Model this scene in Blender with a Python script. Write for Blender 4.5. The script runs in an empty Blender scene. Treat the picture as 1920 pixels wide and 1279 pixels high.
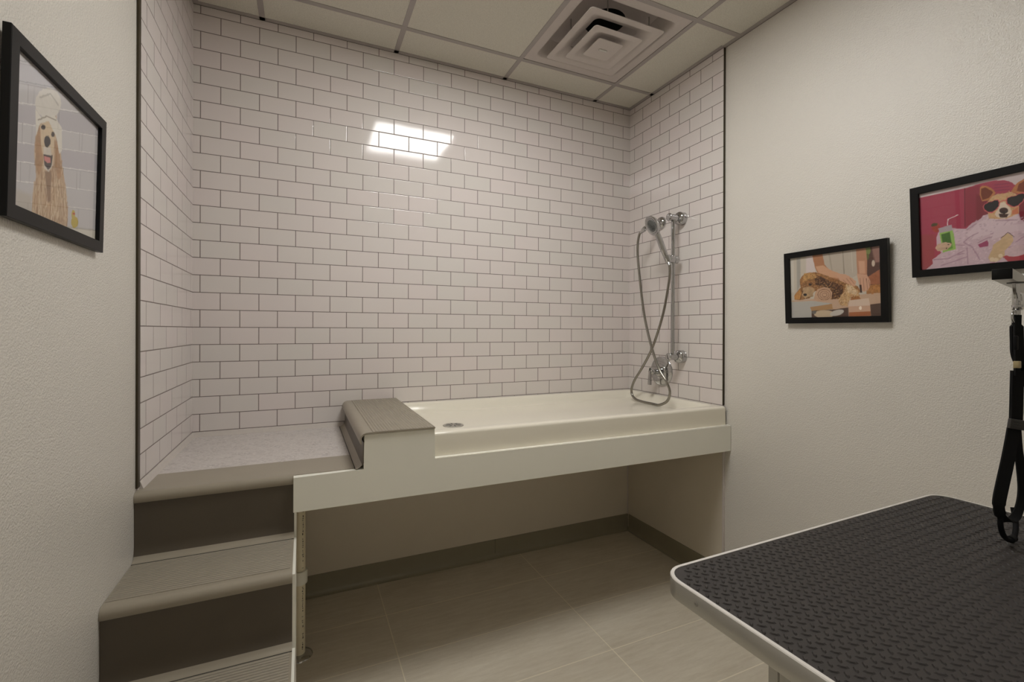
import bpy, bmesh, math, random
from mathutils import Vector, Matrix
random.seed(7)
S = 0.0254                       # everything below is written in inches, floor at z = 0
scn = bpy.context.scene
COL = scn.collection
FL = 51.0                        # eye-relative heights are given as z + FL

# ---------------------------------------------------------------- camera
cam_d = bpy.data.cameras.new('camera'); cam = bpy.data.objects.new('camera', cam_d); COL.objects.link(cam)
yaw, pit, rol = 0.4185, -0.0010, 0.0034
Fv = Vector((math.sin(yaw)*math.cos(pit), math.cos(yaw)*math.cos(pit), math.sin(pit)))
Rv = Vector((math.cos(yaw), -math.sin(yaw), 0)); Uv = Rv.cross(Fv)
R2 = Rv*math.cos(rol) + Uv*math.sin(rol); U2 = -Rv*math.sin(rol) + Uv*math.cos(rol)
M = Matrix((R2, U2, -Fv)).transposed().to_4x4()
M.translation = Vector((17.461, -94.346, -0.333 + FL))*S
cam.matrix_world = M
cam_d.sensor_width = 36; cam_d.lens = 861.63/1920*36
cam_d.shift_x = 7.63/1920; cam_d.shift_y = -19.485/1920
cam_d.clip_start = 0.02
scn.camera = cam

# ---------------------------------------------------------------- world, light level, view
w = bpy.data.worlds.new('world'); scn.world = w; w.use_nodes = True
w.node_tree.nodes['Background'].inputs[0].default_value = (0.9, 0.85, 0.75, 1)
w.node_tree.nodes['Background'].inputs[1].default_value = 0.0
PANEL_POWER = 21.5
FILL_POWER = 7.0  # strength of the added fill light behind the camera
scn.view_settings.view_transform = 'Standard'; scn.view_settings.look = 'None'
scn.view_settings.gamma = 1; scn.view_settings.use_curve_mapping = False
scn.view_settings.exposure = 0.0

# ---------------------------------------------------------------- materials
def lin(c):
    return tuple(((x/255)/12.92 if x/255 <= 0.04045 else (((x/255)+0.055)/1.055)**2.4) for x in c)
class NT:
    def __init__(s, name):
        s.m = bpy.data.materials.new(name); s.m.use_nodes = True; s.t = s.m.node_tree
        s.b = s.t.nodes['Principled BSDF']
    def n(s, kind, **kw):
        nd = s.t.nodes.new(kind)
        for k, v in kw.items():
            if hasattr(nd, k): setattr(nd, k, v)
        return nd
    def l(s, a, b): s.t.links.new(a, b)
    def val(s, op, a, b=None, c=None):
        nd = s.n('ShaderNodeMath', operation=op)
        for i, x in enumerate((a, b, c)):
            if x is None: continue
            if isinstance(x, (int, float)): nd.inputs[i].default_value = x
            else: s.l(x, nd.inputs[i])
        return nd.outputs[0]
    def pos(s):
        g = s.n('ShaderNodeNewGeometry'); return g.outputs['Position']
    def mapped(s, scale, vec=None):
        mp = s.n('ShaderNodeMapping'); mp.inputs['Scale'].default_value = scale
        s.l(vec if vec else s.pos(), mp.inputs[0]); return mp.outputs[0]
    def noise(s, scale, detail=2, vec=None, rough=0.5):
        nd = s.n('ShaderNodeTexNoise'); nd.inputs['Scale'].default_value = scale
        nd.inputs['Detail'].default_value = detail; nd.inputs['Roughness'].default_value = rough
        s.l(vec if vec else s.pos(), nd.inputs['Vector']); return nd.outputs['Fac']
    def mix(s, fac, a, b):
        nd = s.n('ShaderNodeMix', data_type='RGBA')
        ins = [i for i in nd.inputs if i.type == 'RGBA']
        if isinstance(fac, (int, float)): nd.inputs[0].default_value = fac
        else: s.l(fac, nd.inputs[0])
        for i, x in zip(ins, (a, b)):
            if isinstance(x, tuple): i.default_value = (*x[:3], 1)
            else: s.l(x, i)
        return [o for o in nd.outputs if o.type == 'RGBA'][0]
    def ramp(s, fac, p0, p1):
        nd = s.n('ShaderNodeMapRange'); nd.inputs[1].default_value = p0; nd.inputs[2].default_value = p1
        s.l(fac, nd.inputs[0]); return nd.outputs[0]
    def bump(s, h, dist, strength=1.0, prev=None):
        nd = s.n('ShaderNodeBump'); nd.inputs['Distance'].default_value = dist; nd.inputs['Strength'].default_value = strength
        s.l(h, nd.inputs['Height'])
        if prev: s.l(prev, nd.inputs['Normal'])
        s.l(nd.outputs[0], s.b.inputs['Normal']); return nd.outputs[0]
    def base(s, c, rough=0.5, metal=0.0, spec=0.5):
        if isinstance(c, tuple): s.b.inputs['Base Color'].default_value = (*c[:3], 1)
        else: s.l(c, s.b.inputs['Base Color'])
        s.b.inputs['Roughness'].default_value = rough; s.b.inputs['Metallic'].default_value = metal
        s.b.inputs['Specular IOR Level'].default_value = spec
        return s

def simple(name, rgb, rough=0.5, metal=0.0, spec=0.5, var=0.06, nscale=60, bump=0.0):
    """plain surface with a faint procedural mottling"""
    t = NT(name); c = lin(rgb)
    f = t.noise(nscale, 3)
    col = t.mix(f, tuple(x*(1-var) for x in c), tuple(min(1, x*(1+var)) for x in c))
    t.base(col, rough, metal, spec)
    if bump: t.bump(f, bump)
    return t.m

def drywall(name, rgb):
    t = NT(name); c = lin(rgb)
    f = t.noise(3.0, 3)
    t.base(t.mix(f, tuple(x*0.97 for x in c), tuple(x*1.02 for x in c)), 0.24, 0, 0.55)
    n1 = t.noise(250, 2, rough=0.5); n2 = t.noise(90, 1)
    h = t.val('ADD', t.val('MULTIPLY', n1, 0.75), t.val('MULTIPLY', n2, 0.2))
    t.bump(h, 0.0026, 1.0)
    return t.m

def tile_mat(name, axis, off):
    """glossy white subway tile, 6 x 3 in running bond, thin grey grout"""
    t = NT(name)
    sp = t.n('ShaderNodeSeparateXYZ'); t.l(t.pos(), sp.inputs[0])
    a = t.val('SUBTRACT', sp.outputs[axis], off*S); b = t.val('SUBTRACT', sp.outputs[2], FL*S)
    cb = t.n('ShaderNodeCombineXYZ'); t.l(a, cb.inputs[0]); t.l(b, cb.inputs[1])
    def brick(ms, sm):
        br = t.n('ShaderNodeTexBrick'); br.offset = 0.5; br.offset_frequency = 2
        t.l(cb.outputs[0], br.inputs['Vector'])
        br.inputs['Scale'].default_value = 1; br.inputs['Brick Width'].default_value = 6*S
        br.inputs['Row Height'].default_value = 3.0135*S
        br.inputs['Mortar Size'].default_value = ms*S; br.inputs['Mortar Smooth'].default_value = sm
        br.inputs['Bias'].default_value = 0
        br.inputs['Color1'].default_value = (*lin((224, 214, 211)), 1)
        br.inputs['Color2'].default_value = (*lin((220, 214, 209)), 1)
        br.inputs['Mortar'].default_value = (*lin((112, 100, 95)), 1)
        return br
    br = brick(0.062, 0.1); br2 = brick(0.14, 1.0)
    t.base(br.outputs['Color'], 0.1, 0, 0.5)
    rg = t.val('ADD', t.val('MULTIPLY', br.outputs['Fac'], 0.5), 0.085); t.l(rg, t.b.inputs['Roughness'])
    h = t.val('SUBTRACT', 1.0, br2.outputs['Fac'])
    nb = t.bump(h, 0.0007, 0.7)
    t.bump(t.noise(9, 1), 0.0012, 0.25, nb)
    return t.m

def ribbed(name, rgb, axis, period=0.24, rough=0.5):
    t = NT(name); c = lin(rgb)
    sp = t.n('ShaderNodeSeparateXYZ'); t.l(t.pos(), sp.inputs[0])
    s = t.val('SINE', t.val('MULTIPLY', sp.outputs[axis], 2*math.pi/(period*S)))
    h = t.val('POWER', t.val('ABSOLUTE', s), 0.5)
    f = t.noise(14, 4)
    t.base(t.mix(f, tuple(x*0.92 for x in c), tuple(x*1.06 for x in c)), rough, 0, 0.45)
    t.bump(s, 0.0016, 0.9)
    return t.m

def plank_floor():
    t = NT('luxury_vinyl_floor')
    sp = t.n('ShaderNodeSeparateXYZ'); t.l(t.pos(), sp.inputs[0])
    cb = t.n('ShaderNodeCombineXYZ')
    t.l(t.val('SUBTRACT', sp.outputs[0], (31.0-31.4*4)*S), cb.inputs[0]); t.l(t.val('SUBTRACT', sp.outputs[1], -11.15*S-11.68*S*20), cb.inputs[1])
    br = t.n('ShaderNodeTexBrick'); br.offset = 0.0; br.offset_frequency = 1
    t.l(cb.outputs[0], br.inputs['Vector'])
    for k, v in (('Scale', 1), ('Brick Width', 31.4*S), ('Row Height', 11.68*S), ('Mortar Size', 0.085*S), ('Mortar Smooth', 0.2), ('Bias', 0)):
        br.inputs[k].default_value = v
    br.inputs['Color1'].default_value = (0.45, 0.45, 0.45, 1); br.inputs['Color2'].default_value = (0.6, 0.6, 0.6, 1)
    n1 = t.noise(1, 5, t.mapped((7, 60, 1)), 0.6); n2 = t.noise(2.3, 3, t.mapped((1, 2.2, 1)))
    n3 = t.noise(1, 3, t.mapped((40, 260, 1)), 0.6)
    f = t.val('ADD', t.val('MULTIPLY', n1, 0.55), t.val('ADD', t.val('MULTIPLY', n2, 0.35), t.val('MULTIPLY', n3, 0.25)))
    c = t.mix(t.ramp(f, 0.2, 1.0), lin((186, 173, 151)), lin((234, 227, 211)))
    c = t.mix(br.outputs['Fac'], c, lin((236, 226, 204)))
    t.base(c, 0.42, 0, 0.4)
    hh = t.val('ADD', t.val('MULTIPLY', br.outputs['Fac'], -1.0), t.val('MULTIPLY', n3, 0.25))
    t.bump(hh, 0.0006, 0.5)
    return t.m

def speckle_vinyl():
    t = NT('speckled_vinyl')
    v = t.mapped((120, 300, 120))
    a = t.noise(1.0, 4, v, 0.7); b = t.noise(22, 3)
    c = t.mix(t.ramp(a, 0.38, 0.62), lin((156, 148, 144)), lin((226, 219, 214)))
    c = t.mix(t.ramp(b, 0.35, 0.7), c, lin((204, 197, 192)))
    sp = t.n('ShaderNodeSeparateXYZ'); t.l(t.pos(), sp.inputs[0])
    cb = t.n('ShaderNodeCombineXYZ'); t.l(t.val('SUBTRACT', sp.outputs[0], -5.75*S), cb.inputs[0]); t.l(t.val('SUBTRACT', sp.outputs[1], -28.6*S), cb.inputs[1])
    br = t.n('ShaderNodeTexBrick'); br.offset = 0.0; t.l(cb.outputs[0], br.inputs['Vector'])
    for k, vv in (('Scale', 1), ('Brick Width', 12*S), ('Row Height', 12*S), ('Mortar Size', 0.035*S), ('Mortar Smooth', 0.3)):
        br.inputs[k].default_value = vv
    c = t.mix(t.val('MULTIPLY', br.outputs['Fac'], 0.7), c, lin((200, 192, 186)))
    t.base(c, 0.38, 0, 0.4)
    return t.m

def ceil_tile():
    t = NT('ceiling_tile'); a = t.noise(260, 3, rough=0.7)
    t.base(t.mix(t.ramp(a, 0.3, 0.7), lin((202, 198, 186)), lin((226, 222, 210))), 0.9, 0, 0.1)
    t.bump(a, 0.001, 0.6)
    return t.m

def rib_metal(name, rgb, rough):
    t = NT(name); f = t.noise(1, 3, t.mapped((30, 30, 900)))
    c = lin(rgb)
    t.base(t.mix(f, tuple(x*0.9 for x in c), c), rough, 0.7, 0.5)
    return t.m

def emissive(name, rgb, power):
    t = NT(name); t.base(lin((235, 235, 230)), 0.5)
    t.b.inputs['Emission Color'].default_value = (*rgb, 1); t.b.inputs['Emission Strength'].default_value = power
    return t.m

MAT = dict(
    wall=drywall('painted_drywall', (221, 216, 207)),
    panel=simple('smooth_wall_panel', (218, 208, 190), 0.3, var=0.03, nscale=6, bump=0.0002),
    tile_back=tile_mat('subway_tile_back', 0, 4.0615), tile_right=tile_mat('subway_tile_right', 1, -4.844), tile_left=tile_mat('subway_tile_left', 1, -4.5),
    bronze=simple('bronze_trim', (62, 54, 36), 0.4, 0.3),
    white_trim=simple('white_trim', (214, 206, 200), 0.35),
    caulk=simple('caulk', (205, 197, 190), 0.5),
    ceil=ceil_tile(), grid=simple('ceiling_grid', (168, 160, 156), 0.45, var=0.03),
    diffuser=simple('diffuser_metal', (202, 193, 187), 0.45, var=0.03), duct=simple('duct_dark', (38, 40, 36), 0.6),
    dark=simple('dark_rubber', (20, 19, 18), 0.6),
    floor=plank_floor(), base=simple('cove_base_vinyl', (142, 135, 114), 0.35, var=0.05, nscale=20),
    fascia=simple('painted_board', (240, 238, 226), 0.42, var=0.025, nscale=5, bump=0.0004),
    tub=simple('acrylic_tub', (236, 230, 214), 0.12, spec=0.5, var=0.01),
    tread=ribbed('ribbed_tread_vinyl', (158, 149, 133), 1, 0.42), blocktop=ribbed('ribbed_cap_vinyl', (158, 149, 133), 0, 0.42),
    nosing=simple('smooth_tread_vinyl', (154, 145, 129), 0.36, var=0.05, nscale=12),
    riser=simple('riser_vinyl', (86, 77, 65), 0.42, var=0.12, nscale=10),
    speck=speckle_vinyl(), pvc=simple('pvc_pipe', (232, 222, 194), 0.35), print_black=simple('pipe_print', (40, 36, 32), 0.6),
    chrome=simple('chrome', (188, 188, 188), 0.09, 1.0, var=0.02), hose=simple('hose_metal', (150, 146, 138), 0.22, 1.0, var=0.03),
    nozzle=simple('nozzle_rubber', (110, 112, 110), 0.5), steel=simple('strainer_steel', (176, 172, 164), 0.35, 0.5),
    alu=rib_metal('brushed_aluminium', (196, 194, 188), 0.38), alu_edge=simple('bright_aluminium', (232, 228, 222), 0.4, 0.35),
    matblack=simple('rubber_mat', (52, 48, 46), 0.5, spec=0.45, var=0.12, nscale=300),
    frame=simple('black_frame', (7, 7, 7), 0.4, spec=0.25, var=0.1), web=simple('black_webbing', (9, 9, 10), 0.75, spec=0.2, var=0.3, nscale=900, bump=0.0004),
    plastic=simple('black_plastic', (46, 44, 42), 0.38), brass=simple('tan_buckle', (176, 160, 120), 0.4, 0.4),
    plate=simple('white_plate', (205, 200, 188), 0.4), light_frame=simple('light_frame', (215, 212, 205), 0.5),
    led_fill=emissive('fill_led', (1.0, 0.98, 0.95), FILL_POWER),
    led=emissive('led_diffuser', (1.0, 0.99, 0.965), PANEL_POWER),
)
def mat_glass():
    t = NT('picture_glass'); t.base((1, 1, 1), 0.02, 0, 0.5)
    t.b.inputs['Transmission Weight'].default_value = 1.0; t.b.inputs['IOR'].default_value = 1.45
    tr = t.n('ShaderNodeBsdfTransparent'); gl = t.n('ShaderNodeBsdfGlossy'); gl.inputs['Roughness'].default_value = 0.02
    fr = t.n('ShaderNodeLayerWeight'); fr.inputs['Blend'].default_value = 0.5
    rf = t.val('ADD', t.val('MULTIPLY', t.val('POWER', fr.outputs['Facing'], 5.0), 0.92), 0.05)
    mx = t.n('ShaderNodeMixShader'); t.l(rf, mx.inputs[0]); t.l(tr.outputs[0], mx.inputs[1]); t.l(gl.outputs[0], mx.inputs[2])
    out = [n for n in t.t.nodes if n.type == 'OUTPUT_MATERIAL'][0]
    t.l(mx.outputs[0], out.inputs['Surface'])
    return t.m
MAT['glass'] = mat_glass()

# ---------------------------------------------------------------- object helpers
ORG = {}
def thing(name, label, cat, loc, group=None):
    o = bpy.data.objects.new(name, None); COL.objects.link(o); o.empty_display_size = 0.05
    o.location = Vector(loc)*S; ORG[o.name] = Vector(loc)
    o['label'] = label; o['category'] = cat
    if group: o['group'] = group
    return o
def obj(name, bm, m, parent=None, smooth=35, origin=None, recalc=True):
    me = bpy.data.meshes.new(name)
    org = ORG[parent.name] if parent else (Vector(origin) if origin else Vector((0, 0, 0)))
    if recalc: bmesh.ops.recalc_face_normals(bm, faces=bm.faces)
    for v in bm.verts: v.co = (v.co - org)*S
    bm.to_mesh(me); bm.free()
    ms = m if isinstance(m, (list, tuple)) else [m]
    for x in ms: me.materials.append(MAT[x] if isinstance(x, str) else x)
    if smooth:
        me.shade_smooth(); me.set_sharp_from_angle(angle=math.radians(smooth))
    o = bpy.data.objects.new(name, me); COL.objects.link(o)
    if parent: o.parent = parent; ORG[o.name] = org
    else: o.location = org*S; ORG[o.name] = org
    return o
def struct(name, bm, m, smooth=35):
    o = obj(name, bm, m, None, smooth); o['kind'] = 'structure'; return o
def tag(o, label, cat, group=None):
    o['label'] = label; o['category'] = cat
    if group: o['group'] = group
    return o
def N(): return bmesh.new()
def box(bm, a, b, bev=0.0, seg=2, M=None, mat=0):
    vs = [bm.verts.new((x, y, z)) for x in (a[0], b[0]) for y in (a[1], b[1]) for z in (a[2], b[2])]
    fs = [bm.faces.new([vs[i] for i in q]) for q in ((0, 1, 3, 2), (4, 6, 7, 5), (0, 4, 5, 1), (2, 3, 7, 6), (0, 2, 6, 4), (1, 5, 7, 3))]
    for f in fs: f.material_index = mat
    geom = list(vs)
    if bev:
        es = list({e for f in fs for e in f.edges})
        r = bmesh.ops.bevel(bm, geom=es, offset=bev, segments=seg, affect='EDGES', profile=0.5)
        geom = list({v for f in r['faces'] for v in f.verts} | {v for v in vs if v.is_valid})
    if M is not None: bmesh.ops.transform(bm, matrix=M, verts=geom)
    return geom
def prism(bm, pts, axis, a, b, mat=0):
    """extrude the closed outline pts along an axis from a to b"""
    def P(p, t):
        q = [0, 0, 0]; o = [i for i in range(3) if i != axis]; q[o[0]], q[o[1]] = p; q[axis] = t; return q
    A = [bm.verts.new(P(p, a)) for p in pts]; B = [bm.verts.new(P(p, b)) for p in pts]
    n = len(pts); fs = [bm.faces.new(A), bm.faces.new(B[::-1])]
    for i in range(n): fs.append(bm.faces.new((A[i], B[i], B[(i+1) % n], A[(i+1) % n])))
    for f in fs: f.material_index = mat
    return A + B
def sheet(bm, prof, axis, a, b, th, mat=0):
    """open profile with thickness, extruded: a bent vinyl sheet"""
    n = len(prof); off = []
    for i in range(n):
        p0 = Vector(prof[max(i-1, 0)]); p1 = Vector(prof[min(i+1, n-1)]); d = (p1-p0).normalized()
        off.append((prof[i][0]-d.y*th, prof[i][1]+d.x*th))
    return prism(bm, list(prof)+off[::-1], axis, a, b, mat)
def frames_along(pts):
    pts = [Vector(p) for p in pts]; T = []
    for i in range(len(pts)):
        T.append((pts[min(i+1, len(pts)-1)]-pts[max(i-1, 0)]).normalized())
    up = Vector((0, 0, 1)) if abs(T[0].z) < 0.9 else Vector((1, 0, 0))
    nrm = T[0].cross(up).normalized(); out = []
    for i, t in enumerate(T):
        nrm = (nrm - t*nrm.dot(t)).normalized(); out.append((pts[i], t, nrm, t.cross(nrm)))
    return out
def tube(bm, pts, rad, n=12, caps=True, mat=0):
    rings = []
    for i, (p, t, a, b) in enumerate(frames_along(pts)):
        r = rad[i] if isinstance(rad, (list, tuple)) else rad
        rings.append([bm.verts.new(p + (a*math.cos(2*math.pi*k/n)+b*math.sin(2*math.pi*k/n))*r) for k in range(n)])
    for A, B in zip(rings, rings[1:]):
        for k in range(n): bm.faces.new((A[k], B[k], B[(k+1) % n], A[(k+1) % n])).material_index = mat
    if caps: bm.faces.new(rings[0]).material_index = mat; bm.faces.new(rings[-1][::-1]).material_index = mat
def lathe(bm, prof, c, axis, n=32, mat=0):
    """prof = [(distance along axis, radius)...]"""
    axis = Vector(axis).normalized(); c = Vector(c)
    up = Vector((0, 0, 1)) if abs(axis.z) < 0.9 else Vector((1, 0, 0))
    a = axis.cross(up).normalized(); b = axis.cross(a)
    rings = []
    for d, r in prof:
        if r < 1e-4: rings.append([bm.verts.new(c+axis*d)])
        else: rings.append([bm.verts.new(c+axis*d+(a*math.cos(2*math.pi*k/n)+b*math.sin(2*math.pi*k/n))*r) for k in range(n)])
    for A, B in zip(rings, rings[1:]):
        for k in range(n):
            k2 = (k+1) % n
            if len(A) == 1 and len(B) == 1: continue
            if len(A) == 1: f = bm.faces.new((A[0], B[k2], B[k]))
            elif len(B) == 1: f = bm.faces.new((A[k], A[k2], B[0]))
            else: f = bm.faces.new((A[k], A[k2], B[k2], B[k]))
            f.material_index = mat
    for R in (rings[0], rings[-1]):
        if len(R) > 1: bm.faces.new(R).material_index = mat
def catmull(pts, k=8):
    P = [Vector(p) for p in pts]; out = []
    for i in range(len(P)-1):
        p0 = P[i-1] if i else P[0]*2-P[1]; p1 = P[i]; p2 = P[i+1]; p3 = P[i+2] if i+2 < len(P) else P[-1]*2-P[-2]
        for j in range(k):
            t = j/k; out.append(0.5*((2*p1)+(p2-p0)*t+(2*p0-5*p1+4*p2-p3)*t*t+(3*p1-p0-3*p2+p3)*t**3))
    out.append(P[-1]); return out
def ribbon(bm, pts, width, th, side, mat=0):
    """flat webbing along pts; side = direction of its width at each point (one vector or a list)"""
    P = [Vector(p) for p in pts]; R = []
    for i, p in enumerate(P):
        t = (P[min(i+1, len(P)-1)]-P[max(i-1, 0)]).normalized()
        sd = Vector(side[i] if isinstance(side, list) else side); sd = (sd-t*sd.dot(t)).normalized(); nn = t.cross(sd)
        wd = width[i] if isinstance(width, list) else width
        R.append([bm.verts.new(p+sd*wd/2*a+nn*th/2*b) for a, b in ((-1, -1), (1, -1), (1, 1), (-1, 1))])
    for A, B in zip(R, R[1:]):
        for k in range(4): bm.faces.new((A[k], B[k], B[(k+1) % 4], A[(k+1) % 4])).material_index = mat
    bm.faces.new(R[0]).material_index = mat; bm.faces.new(R[-1][::-1]).material_index = mat
def rrect(x0, y0, x1, y1, r, k=6):
    pts = []
    for cx, cy, a0 in ((x1-r, y1-r, 0), (x0+r, y1-r, 90), (x0+r, y0+r, 180), (x1-r, y0+r, 270)):
        for i in range(k+1):
            a = math.radians(a0+90*i/k); pts.append((cx+r*math.cos(a), cy+r*math.sin(a)))
    return pts
def loft(bm, loops, closed=True, mat=0, cap0=False, cap1=False):
    L = [[bm.verts.new(p) for p in lp] for lp in loops]
    n = len(L[0])
    for A, B in zip(L, L[1:]):
        for k in range(n if closed else n-1):
            bm.faces.new((A[k], A[(k+1) % n], B[(k+1) % n], B[k])).material_index = mat
    if cap0: bm.faces.new(L[0]).material_index = mat
    if cap1: bm.faces.new(L[-1][::-1]).material_index = mat

# ================================================================ the room
W = 93.2; DL, DR = -0.12, 93.6     # tile faces at x=0 and x=W, painted walls at DL and DR
CZ = 55.7 + FL                     # ceiling
YF = -122.0
b = N(); box(b, (-6, YF-4, -4), (100, 4, 0)); struct('floor', b, 'floor', 0)
b = N(); box(b, (-5, 0.3, 0), (99, 4, CZ+8)); struct('wall_back', b, 'panel', 0)
b = N(); box(b, (-5, YF, 0), (DL, 0.3, CZ+8)); struct('wall_left', b, 'wall', 0)
b = N(); box(b, (DR, YF, 0), (99, 0.3, CZ+8)); struct('wall_right', b, 'wall', 0)
b = N(); box(b, (-5, YF-4, 0), (20, YF, CZ+8)); box(b, (62, YF-4, 0), (99, YF, CZ+8)); box(b, (20, YF-4, 84), (62, YF, CZ+8)); struct('wall_front', b, 'wall', 0)  # door opening added to let the fill light in
# unseen corridor, added with its doorway to carry a fill light
YH = YF-84
b = N(); box(b, (-64, YH-4, -4), (158, YF-4, 0)); struct('floor_added_corridor', b, 'floor', 0)
b = N(); box(b, (-64, YH-4, 0), (158, YH, CZ)); struct('wall_added_corridor', b, 'wall', 0)
b = N(); box(b, (-64, YF-4.6, 0), (-5, YF-4, CZ)); box(b, (99, YF-4.6, 0), (158, YF-4, CZ)); box(b, (-64.6, YH, 0), (-64, YF-4, CZ)); box(b, (158, YH, 0), (158.6, YF-4, CZ)); struct('wall_added_corridor_ends', b, 'wall', 0)
b = N(); box(b, (-64, YH, CZ+0.8), (158, YF-4, CZ+2)); struct('ceiling_added_corridor', b, 'ceil', 0)
# tile panels of the alcove
TE = -28.6
b = N(); box(b, (DL, -0.0, 32.0), (DR, 0.3, CZ)); struct('wall_alcove_back', b, 'tile_back', 0)
b = N(); box(b, (DL, TE, 32.0), (0, 0, CZ)); struct('wall_alcove_left', b, 'tile_left', 0)
b = N(); box(b, (W, TE, 35.7), (DR, 0, CZ)); struct('wall_alcove_right', b, 'tile_right', 0)
# bronze edge strips that close the tile panels
b = N(); box(b, (DL, -28.9, 32.3), (0.1, -28.0, CZ-0.1), 0.03); struct('trim_1', b, 'bronze')
b = N(); box(b, (W-0.07, TE-0.14, 36.0), (DR, TE, CZ-0.1), 0.03); struct('trim_2', b, 'bronze')
# plain wall panel below the tub, with its edge strip and corner bead
b = N(); box(b, (W, TE, 0), (DR, 0.3, 35.7)); struct('wall_lower_right', b, 'panel', 0)
b = N(); box(b, (W-0.06, TE-0.3, 4), (DR, TE, 27.6), 0.04); struct('trim_3', b, 'white_trim')
b = N(); box(b, (W-0.2, 0.12, 4), (W-0.02, 0.3, 33), 0.03); struct('trim_4', b, 'white_trim')
# ceiling grid
GX = [-13.5, 10.5, 34.4, 58.3, 82.3]; GY = [-8.4, -32.3, -56.2, -80.1, -104.0]
b = N()
for x in GX[1:]: box(b, (x-0.47, YF, CZ), (x+0.47, 0, CZ+0.06)); box(b, (x-0.06, YF, CZ+0.06), (x+0.06, 0, CZ+1.4))
for y in GY: box(b, (DL, y-0.47, CZ-0.004), (DR, y+0.47, CZ+0.055)); box(b, (DL, y-0.06, CZ+0.05), (DR, y+0.06, CZ+1.4))
struct('trim_5', b, 'grid', 0)
b = N()      # wall angle; the dark strip made next paints the shadow gap beneath
box(b, (DL, -0.9, CZ), (DR, 0, CZ+0.06)); box(b, (0, -0.9, CZ-0.004), (0.88, TE, CZ+0.05))
box(b, (DL, TE, CZ-0.004), (DL+0.9, YF, CZ+0.05)); box(b, (W-0.88, TE-0.2, CZ-0.004), (DR, 0, CZ+0.05)); box(b, (DR-0.95, YF, CZ-0.006), (DR, TE-0.2, CZ+0.05))
struct('trim_6', b, 'grid', 0)
b = N()
box(b, (0, -0.03, CZ-0.06), (W, 0, CZ)); box(b, (0, TE, CZ-0.06), (0.03, 0, CZ)); box(b, (W-0.03, TE, CZ-0.06), (W, 0, CZ)); box(b, (DR-0.03, YF, CZ-0.06), (DR, TE, CZ))
struct('shadow_gap_strip', b, 'bronze', 0)  # thin dark strip standing in for the shadow gap
# acoustic tiles
b = N(); xs = [DL]+GX[1:]+[DR]; ys = [0]+GY+[YF]
for i in range(len(xs)-1):
    for j in range(len(ys)-1):
        if (i, j) in ((3, 1), (2, 2)): continue
        box(b, (xs[i]+0.1, ys[j+1]+0.1, CZ+0.08), (xs[i+1]-0.1, ys[j]-0.1, CZ+0.75))
struct('ceiling', b, 'ceil', 0)
# below-ceiling plenum lid keeps the grid openings dark
b = N(); box(b, (-5, YF-4, CZ+8), (99, 4, CZ+9)); struct('ceiling_deck', b, 'duct', 0).name = 'ceiling_2'
# cove base
def cove(name, axis, a, b_, at, sgn):
    bm = N()
    pr = [(0, 0), (0.75, 0), (0.75, 0.14), (0.5, 0.3), (0.3, 0.6), (0.14, 1.0), (0.14, 3.95), (0.06, 4.05), (0, 4.05)]
    prism(bm, [(at+sgn*x, z) for x, z in pr], axis, a, b_); struct(name, bm, 'base')
b_pr = None
cove('baseboard_back', 0, 16.8, 93.2, 0.3, -1)
cove('baseboard_right', 1, -28.7, -0.2, W, -1)
cove('baseboard_front_right', 1, YF, -29.3, DR, -1)
cove('baseboard_front_left', 1, YF, -58.6, DL, 1)
b = N(); box(b, (56.5, 0.14, 0.8), (56.56, 0.2, 4.0)); struct('trim_8', b, 'bronze', 0)
# landing edge strips against the tiles
b = N(); prism(b, [(0, 32.0), (-0.4, 32.0), (-0.1, 32.85), (0, 32.85)], 0, 0, 24.6); struct('trim_9', b, 'caulk')
b = N(); prism(b, [(0, 32.0), (0.42, 32.0), (0.1, 32.85), (0, 32.85)], 1, -28.0, 0); struct('trim_10', b, 'caulk')

# ================================================================ ceiling lights and air diffuser
def ceiling_light(x0, x1, y0, y1, label, m='led'):
    t = thing('ceiling_light', label, 'light', ((x0+x1)/2, (y0+y1)/2, CZ+0.1))
    bm = N()
    box(bm, (x0+0.1, y0+0.1, CZ+0.08), (x1-0.1, y0+0.9, CZ+1.2)); box(bm, (x0+0.1, y1-0.9, CZ+0.08), (x1-0.1, y1-0.1, CZ+1.2))
    box(bm, (x0+0.1, y0+0.9, CZ+0.08), (x0+0.9, y1-0.9, CZ+1.2)); box(bm, (x1-0.9, y0+0.9, CZ+0.08), (x1-0.1, y1-0.9, CZ+1.2))
    box(bm, (x0+0.9, y0+0.9, CZ+0.7), (x1-0.9, y1-0.9, CZ+1.2)); obj('light_frame', bm, 'light_frame', t, 0)
    bm = N(); box(bm, (x0+0.9, y0+0.9, CZ+0.2), (x1-0.9, y1-0.9, CZ+0.45)); obj('light_diffuser', bm, m, t, 0)
ceiling_light(34.4, 58.3, -56.2, -32.3, 'square flat ceiling light mirrored as a bright patch in the tiled wall')
ceiling_light(5, 77, YF-44, YF-16, 'added wide fill light, unseen, in the added corridor behind the camera', 'led_fill')  # fill light added to lift the floor and lower walls


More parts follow.
